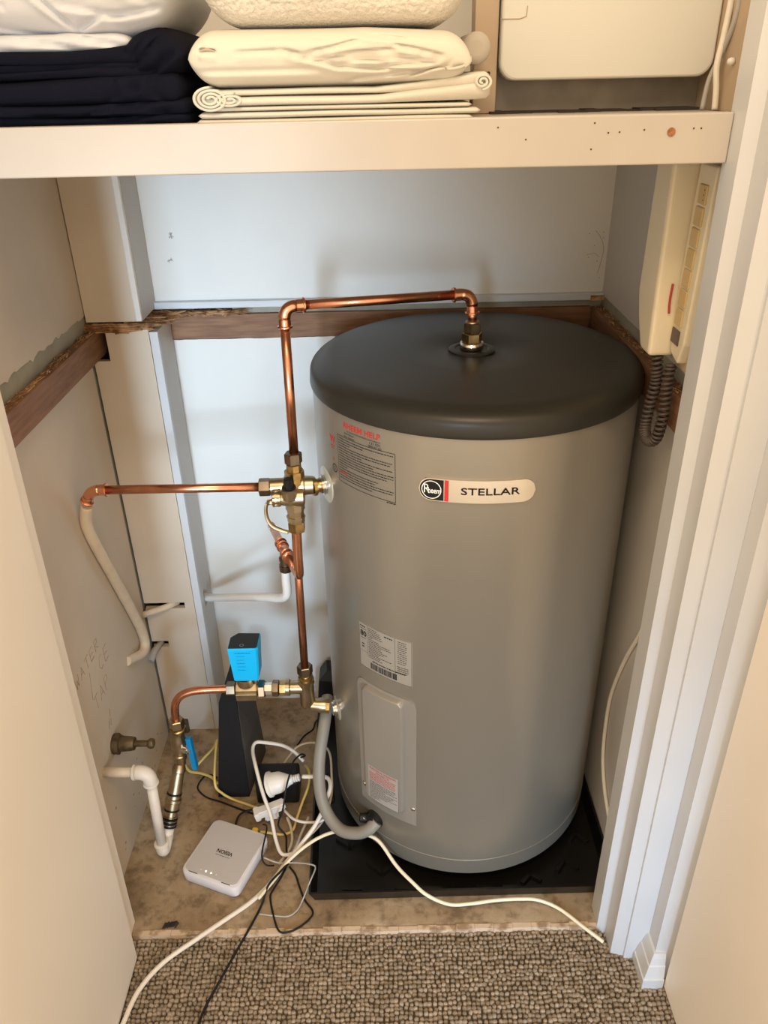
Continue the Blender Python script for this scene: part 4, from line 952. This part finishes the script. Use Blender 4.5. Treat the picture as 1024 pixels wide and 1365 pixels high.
rt = thing('router', 'square white router with small green lights on the concrete floor', 'router', (-.344, 1.083, ZS + .001))
RA = math.radians(-21.5); rc = Vector((-.344, 1.078))
def rxy(u, v): return (rc.x + u * math.cos(RA) - v * math.sin(RA), rc.y + u * math.sin(RA) + v * math.cos(RA))
def router_ring(w_, h, r, z): return [(*rxy(u, v), z) for u, v in round_rect(-w_ / 2, w_ / 2, -h / 2, h / 2, r, 5)]
def router_loft(levels, name, m_, par, **k):
    rg = [router_ring(*l) for l in levels]; n_ = len(rg[0]); mb = MB()
    mb.add([p for g in rg for p in g], [(a * n_ + i, a * n_ + (i + 1) % n_, (a + 1) * n_ + (i + 1) % n_, (a + 1) * n_ + i) for a in range(len(rg) - 1) for i in range(n_)] + [tuple(range(n_ - 1, -1, -1)), tuple((len(rg) - 1) * n_ + i for i in range(n_))])
    return mb.build(name, m_, par, auto=40, **k)
router_loft([(.124, .130, .014, ZS + .0015), (.130, .136, .015, ZS + .005), (.133, .139, .016, ZS + .026), (.130, .136, .015, ZS + .030), (.126, .132, .014, ZS + .031)], 'case', 'router_white', rt)
router_loft([(.121, .126, .012, ZS + .0305), (.119, .124, .012, ZS + .0322)], 'top_plate', 'router_top', rt)
tf = lambda u, v, w_: (*rxy(-u - .001, -v - .001), ZS + .0326)
mb = MB(); put_text(mb, 'VISION', .0115, tf, 0, 0, xs=1.0, bold=.0003); greeked(mb, tf, -.016, .016, .0095, .0010, 9); mb.build('lettering', 'ink_grey', rt)
for k in range(4):
    c_ = rxy(-.026 + k * .012, -.0525); MB().lathe((*c_, ZS + .0322), (0, 0, 1), [(0, .0015), (.0004, .0015)], 10).build('status_light', 'led' if k in (1, 2) else 'white_plastic', rt)
for k in (-1, 1):
    c0, c1 = rxy(k * .038 - .01, -.0628), rxy(k * .038 + .01, -.0628); MB().tube([(*c0, ZS + .0312), (*c1, ZS + .0312)], .0008, 5).build('vent_slot', 'ink_grey', rt)
for (u0, u1, m_) in ((-.03, .0, 'ink_grey'), (.01, .05, 'ink_grey')):
    c0, c1 = rxy(u0, .0690), rxy(u1, .0690); MB().tube([(*c0, ZS + .016), (*c1, ZS + .016)], .006, 6).build('port', m_, rt)

# mains plug lying on the black adaptor, white coupler in front
ad = thing('power_adaptor', 'black power adaptor lying behind the big white plug', 'adaptor', (-.255, 1.245, ZS + .001))
B(-.300, -.205, 1.225, 1.285, ZS + .0015, .085, bev=.006).build('case', 'black_plastic', ad)
B(-.270, -.262, 1.2235, 1.2252, .03, .06).build('rating_mark', 'ink_grey', ad)
pg = thing('mains_plug', 'big round white mains plug with a white cord', 'plug', (-.23, 1.205, .09))
PDr = Vector((1, .02, .28)).normalized(); P0 = Vector((-.268, 1.207, .0985))
MB().lathe(P0, PDr, [(0, .021), (.002, .0250), (.010, .0260), (.011, .0240), (.030, .0225), (.040, .0175), (.050, .0120), (.058, .0095)], 28).build('plug_body', 'white_plastic', pg, auto=30)
MB().lathe(P0 + PDr * .003, PDr, [(0, .0245), (.0005, .0275), (.006, .0275), (.0065, .0248)], 28).build('front_flange', 'white_plastic', pg, auto=30)
for k in range(4): MB().lathe(P0 + PDr * (.056 + k * .005), PDr, [(0, .0062), (.0008, .0080), (.003, .0080), (.0038, .0062)], 16).build('strain_relief', 'white_plastic', pg, auto=30)
cp = thing('cable_coupler', 'small white cable coupler box below the big white plug', 'connector', (-.255, 1.185, .04))
def obox(c, dx, dy, dz, a, tilt=0., bev=.003):
    bm = bmesh.new(); bmesh.ops.create_cube(bm, size=1)
    for q in bm.verts: q.co = (q.co.x * dx, q.co.y * dy, q.co.z * dz)
    bmesh.ops.bevel(bm, geom=bm.edges[:], offset=bev, segments=2, affect='EDGES')
    return MB().bm(bm, mtx=Matrix.Translation(c) @ Matrix.Rotation(a, 4, 'Z') @ Matrix.Rotation(tilt, 4, 'Y'))
obox((-.262, 1.183, .052), .064, .022, .019, .30, -.16).build('case', 'white_plastic', cp)
obox((-.291, 1.174, .046), .012, .026, .022, .30, -.16, .002).build('end_cap', 'white_plastic', cp)
obox((-.262, 1.183, .034), .030, .016, .024, .30).build('stand', 'white_plastic', cp)

# cables
def cable(pts, r, m_, label, seg=8, sp=6, group=None):
    o = MB().tube(pts, r, seg, spline=sp).build('cable', m_); tag(o, label, 'cable', group); return o
cable([(-0.481, 0.721, 0.014), (-0.474, 0.763, 0.014), (-0.462, 0.818, 0.014), (-0.430, 0.867, 0.015), (-0.374, 0.908, 0.022), (-0.326, 0.946, 0.022), (-0.28, 0.983, 0.022), (-0.244, 1.024, 0.024), (-0.221, 1.062, 0.028), (-0.187, 1.091, 0.052), (-0.153, 1.121, 0.085), (-0.134, 1.152, 0.115), (-0.127, 1.175, 0.127), (-0.134, 1.196, 0.128), (-0.155, 1.204, 0.124), (-0.190, 1.2085, 0.1205)], .0046, 'cable_white', 'thick white cord from the big plug across the carpet to the left door')
cable([(-0.265, 0.983, 0.031), (-0.235, 1.027, 0.034), (-0.212, 1.06, 0.040), (-0.174, 1.083, 0.059), (-0.134, 1.095, 0.075), (-0.092, 1.092, 0.090), (-0.056, 1.076, 0.098), (-0.025, 1.06, 0.095), (0.009, 1.018, 0.075), (0.040, 0.988, 0.064), (0.068, 0.968, 0.052), (0.11, 0.963, 0.03), (0.15, 0.963, 0.03), (0.203, 0.968, 0.032), (0.248, 0.969, 0.033), (0.285, 0.968, 0.03), (0.325, 0.954, 0.022), (0.367, 0.914, 0.0195), (0.396, 0.89, 0.014)], .0036, 'cable_cream', 'cream cord looping in front of the tank to the right door frame')
cable([(-0.206, 1.078, 0.038), (-0.229, 1.082, 0.034), (-0.244, 1.111, 0.045), (-0.256, 1.148, 0.07), (-0.274, 1.180, 0.105), (-0.292, 1.225, 0.138), (-0.303, 1.264, 0.145), (-0.298, 1.282, 0.15), (-0.276, 1.286, 0.145), (-0.243, 1.292, 0.13), (-0.218, 1.293, 0.11), (-0.195, 1.281, 0.09)], .0040, 'cable_white', 'white cord standing in a tall loop left of the plug')
cable([(-0.25, 1.290, 0.06), (-0.234, 1.307, 0.075), (-0.215, 1.329, 0.085), (-0.187, 1.337, 0.09), (-0.155, 1.334, 0.085), (-0.137, 1.306, 0.085), (-0.131, 1.255, 0.08), (-0.129, 1.2, 0.07), (-0.146, 1.14, 0.06), (-0.191, 1.095, 0.044), (-0.221, 1.068, 0.022)], .0027, 'cable_tan', 'thin pale cord arching behind the grey conduit')
cable([(-0.230, 1.176, 0.052), (-0.207, 1.147, 0.06), (-0.177, 1.134, 0.065), (-0.144, 1.128, 0.078), (-0.127, 1.147, 0.09)], .0030, 'cable_white', 'short white cord curving from the coupler to the thick cord')
cable([(-0.227, 1.176, 0.032), (-0.216, 1.15, 0.023), (-0.213, 1.112, 0.0215), (-0.234, 1.067, 0.0215)], .0032, 'cable_tan', 'short tan cord lying on the slab beside the router')
cable([(-0.176, 1.154, 0.058), (-0.19, 1.124, 0.045), (-0.204, 1.099, 0.026), (-0.23, 1.055, 0.021), (-0.248, 1.027, 0.0205), (-0.267, 0.993, 0.0205)], .0030, 'cable_grey', 'grey cord joining the bundle from the tray edge')
cable([(-0.461, 1.319, 0.03), (-0.437, 1.336, 0.05), (-0.412, 1.335, 0.08), (-0.398, 1.331, 0.11), (-0.398, 1.305, 0.10), (-0.392, 1.24, 0.07), (-0.378, 1.238, 0.04), (-0.355, 1.236, 0.022), (-0.327, 1.225, 0.0205), (-0.296, 1.212, 0.0205), (-0.263, 1.206, 0.0205)], .0030, 'cable_yellow', 'yellow network cable hanging around the left side of the modem')
cable([(-0.483, 1.328, 0.04), (-0.469, 1.314, 0.03), (-0.442, 1.309, 0.028), (-0.415, 1.295, 0.03), (-0.396, 1.270, 0.038)], .0032, 'cable_yellow', 'yellow network cable plugged into the foot of the modem')
cable([(-0.196, 1.306, 0.05), (-0.184, 1.275, 0.06), (-0.183, 1.236, 0.06), (-0.195, 1.203, 0.045), (-0.205, 1.176, 0.03), (-0.213, 1.150, 0.0215), (-0.234, 1.140, 0.021), (-0.263, 1.141, 0.026), (-0.281, 1.139, 0.032)], .0030, 'cable_yellow', 'yellow network cable between the plug and the back of the router')
yp = obox((-.293, 1.134, .035), .012, .024, .010, RA + .25, 0, .002).build('network_plug', 'plug_yellow'); tag(yp, 'bright yellow network plug at the back of the router', 'plug')
cable([(-0.396, 1.275, 0.05), (-0.412, 1.300, 0.03), (-0.431, 1.310, 0.0205), (-0.443, 1.29, 0.0195), (-0.442, 1.269, 0.0195), (-0.418, 1.246, 0.0195), (-0.385, 1.233, 0.0195), (-0.339, 1.212, 0.0195), (-0.30, 1.195, 0.0195)], .0019, 'cable_black', 'thin black wire looping on the floor left of the modem')
cable([(-0.337, 1.148, 0.036), (-0.330, 1.179, 0.04), (-0.3, 1.198, 0.035), (-0.277, 1.203, 0.032), (-0.235, 1.207, 0.03)], .0024, 'cable_black', 'black power lead in the back of the router')
cable([(-0.197, 1.256, 0.128), (-0.188, 1.264, 0.125), (-0.198, 1.271, 0.122), (-0.212, 1.245, 0.128), (-0.214, 1.205, 0.14), (-0.222, 1.178, 0.122), (-0.230, 1.156, 0.082), (-0.242, 1.145, 0.045), (-0.226, 1.132, 0.0275), (-0.222, 1.105, 0.0275), (-0.218, 1.072, 0.019), (-0.225, 1.043, 0.019), (-0.24, 1.01, 0.019), (-0.244, 0.995, 0.019), (-0.236, 0.963, 0.019), (-0.222, 0.927, 0.019), (-0.208, 0.919, 0.019), (-0.186, 0.926, 0.019), (-0.163, 0.945, 0.019), (-0.157, 0.962, 0.019), (-0.175, 0.987, 0.019), (-0.188, 1.017, 0.019), (-0.198, 1.043, 0.019), (-0.212, 1.062, 0.019)], .0020, 'cable_black', 'black wire hanging over the plug and looping at the tray corner')
cable([(-0.208, 1.063, 0.036), (-0.226, 1.036, 0.040), (-0.248, 1.008, 0.036), (-0.259, 0.976, 0.021), (-0.274, 0.936, 0.019), (-0.294, 0.892, 0.014), (-0.321, 0.828, 0.011), (-0.339, 0.779, 0.011), (-0.345, 0.73, 0.011)], .0024, 'cable_black', 'black lead running over the slab edge and down the carpet')
cable([(-0.278, 1.160, 0.03), (-0.265, 1.136, 0.049), (-0.267, 1.080, 0.052), (-0.265, 1.058, 0.050), (-0.256, 1.050, 0.042), (-0.242, 1.055, 0.033)], .0017, 'cable_black', 'thin black wire draped over the right edge of the router')
cable([(-0.262, 1.061, 0.051), (-0.232, 1.059, 0.036), (-0.196, 1.054, 0.042), (-0.164, 1.039, 0.056), (-0.154, 1.030, 0.056), (-0.163, 1.000, 0.055), (-0.178, 0.985, 0.022), (-0.188, 0.965, 0.0185), (-0.204, 0.953, 0.0185), (-0.228, 0.954, 0.0185), (-0.262, 0.959, 0.0185)], .0016, 'cable_grey', 'thin grey wire kinked over the corner of the black tray')
cable([(0.4405, 1.049, 0.664), (0.440, 1.087, 0.579), (0.440, 1.129, 0.493), (0.440, 1.169, 0.375), (0.440, 1.172, 0.282), (0.44, 1.158, 0.212), (0.44, 1.123, 0.163), (0.44, 1.074, 0.133)], .0040, 'cable_white', 'white cord curving down the right wall beside the tank')
cable([(-.225, 1.40, .0185), (-.21, 1.43, .0195), (-.19, 1.45, .0205), (-.18, 1.44, .055), (-.16, 1.47, .06)], .002, 'cable_black', 'short black wire on the slab behind the tee')
cd = MB().tube([(-0.028, 1.073, 0.139), (-0.045, 1.066, 0.124), (-0.069, 1.07, 0.108), (-0.102, 1.083, 0.102), (-0.128, 1.107, 0.117), (-0.143, 1.13, 0.150), (-0.146, 1.15, 0.195), (-0.142, 1.172, 0.236), (-0.135, 1.195, 0.268), (-0.130, 1.225, 0.289), (-0.128, 1.26, 0.300)], .0125, 16, spline=6).build('conduit', 'conduit')
tag(cd, 'thick grey flexible conduit curving from the tank foot up its left side', 'conduit')
bk = loft([([(-.178 + .0, 1.50), (-.105, 1.49), (-.10, 1.55), (-.18, 1.555)], .06), ([(-.172, 1.505), (-.10, 1.495), (-.095, 1.55), (-.172, 1.555)], .13), ([(-.150, 1.515), (-.10, 1.505), (-.095, 1.55), (-.155, 1.553)], .155)]).build('black_cover', 'black_plastic')
tag(bk, 'black plastic cover in the corner behind the lower tank port', 'cover')

# ------------------------------------------------------------------ intercom phone
ph = thing('wall_phone', 'aged cream wall phone base with a column of keys on the right wall', 'phone', (.43, 1.1, 1.06))
YZ = lambda prof, x0, x1: MB().add([(x0, y, z) for y, z in prof] + [(x1, y, z) for y, z in prof],
    [tuple(range(len(prof))), tuple(range(2 * len(prof) - 1, len(prof) - 1, -1))] + [(i, (i + 1) % len(prof), len(prof) + (i + 1) % len(prof), len(prof) + i) for i in range(len(prof))])
def bevel_obj(mb, off, seg=3):
    bm = bmesh.new(); vv = [bm.verts.new(p) for p in mb.v]
    for f in mb.f: bm.faces.new([vv[i] for i in f])
    bmesh.ops.recalc_face_normals(bm, faces=bm.faces[:]); bmesh.ops.bevel(bm, geom=bm.edges[:], offset=off, segments=seg, affect='EDGES', profile=.6)
    return MB().bm(bm)
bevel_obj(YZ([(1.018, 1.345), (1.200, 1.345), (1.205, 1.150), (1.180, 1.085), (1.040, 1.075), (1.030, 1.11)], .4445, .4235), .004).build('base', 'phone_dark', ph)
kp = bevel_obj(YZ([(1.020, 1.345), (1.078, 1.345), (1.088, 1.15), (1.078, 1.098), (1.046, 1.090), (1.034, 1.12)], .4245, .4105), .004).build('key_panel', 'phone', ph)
for k in range(7):
    zt = 1.322 - k * .0265
    bevel_obj(YZ([(1.0365 + k * .002, zt), (1.0625 + k * .002, zt), (1.0635 + k * .002, zt - .0235), (1.0375 + k * .002, zt - .0235)], .411, .4082), .001, 1).build('key', 'phone_keys', kp)
bevel_obj(YZ([(1.050, 1.1345), (1.078, 1.1345), (1.079, 1.1135), (1.051, 1.1135)], .411, .4085), .001, 1).build('dark_window', 'phone_brown', kp)
for k in range(3): MB().lathe((.4083, 1.043 + k * .0005, 1.316 - k * .006), (-1, 0, 0), [(-.0005, .001), (.0004, .001)], 8).build('speaker_hole', 'hole', kp)
hs = thing('handset', 'cream phone handset with a red mark hanging on the wall phone', 'handset', (.40, 1.13, 1.06))
bevel_obj(YZ([(1.098, 1.345), (1.165, 1.345), (1.172, 1.165), (1.158, 1.130), (1.130, 1.088), (1.088, 1.088), (1.092, 1.16)], .4225, .3840), .008, 4).build('grip', 'phone', hs)
MB().tube([(.4045, 1.0905, 1.190), (.4035, 1.0895, 1.176), (.4035, 1.0890, 1.162), (.4045, 1.0880, 1.150)], .0016, 6, spline=4).build('red_mark', 'phone_red', hs)
# coiled cord: a helix wound about a hanging loop
loop = [(.401, 1.100, 1.090), (.402, 1.094, 1.066), (.403, 1.092, 1.045), (.4005, 1.095, 1.015), (.398, 1.095, .985), (.397, 1.088, .968), (.400, 1.075, .962), (.405, 1.062, .972), (.407, 1.056, 1.0), (.408, 1.057, 1.03), (.408, 1.062, 1.058), (.410, 1.064, 1.084)]
Q = []; P = [Vector(p) for p in loop]
for i in range(len(P) - 1):
    a, b_, c, d = P[max(i - 1, 0)], P[i], P[i + 1], P[min(i + 2, len(P) - 1)]
    for k in range(30):
        t = k / 30; Q.append(.5 * ((2 * b_) + (c - a) * t + (2 * a - 5 * b_ + 4 * c - d) * t * t + (3 * b_ - a - 3 * c + d) * t ** 3))
Q.append(P[-1]); dist = 0; hel = []; u = Vector((0, 1, 0))
for i, p in enumerate(Q):
    T_ = (Q[min(i + 1, len(Q) - 1)] - Q[max(i - 1, 0)]).normalized(); u = (u - T_ * u.dot(T_)).normalized(); v_ = T_.cross(u)
    if i: dist += (p - Q[i - 1]).length
    hel.append((p, u.copy(), v_))
tot = dist; pts = []; NT = 44; SEG = 12
for s_ in range(NT * SEG + 1):
    f_ = s_ / (NT * SEG) * (len(hel) - 1); i = min(int(f_), len(hel) - 2); t = f_ - i
    p = hel[i][0].lerp(hel[i + 1][0], t); a = 2 * PI * s_ / SEG
    pts.append(p + .0068 * (math.cos(a) * hel[i][1] + math.sin(a) * hel[i][2]))
cc = thing('coiled_cord', 'dark brown coiled phone cord hanging in a loop from the handset', 'phone cord', (.40, 1.08, .955))
MB().tube(pts, .0024, 6).build('coil', 'coil', cc)
MB().tube([(.401, 1.102, 1.0885), (.401, 1.100, 1.078)], [.005, .0035], 8).build('plug_end', 'coil', cc)
MB().tube([(.4105, 1.066, 1.084), (.409, 1.063, 1.074)], [.0045, .0035], 8).build('plug_end', 'coil', cc)
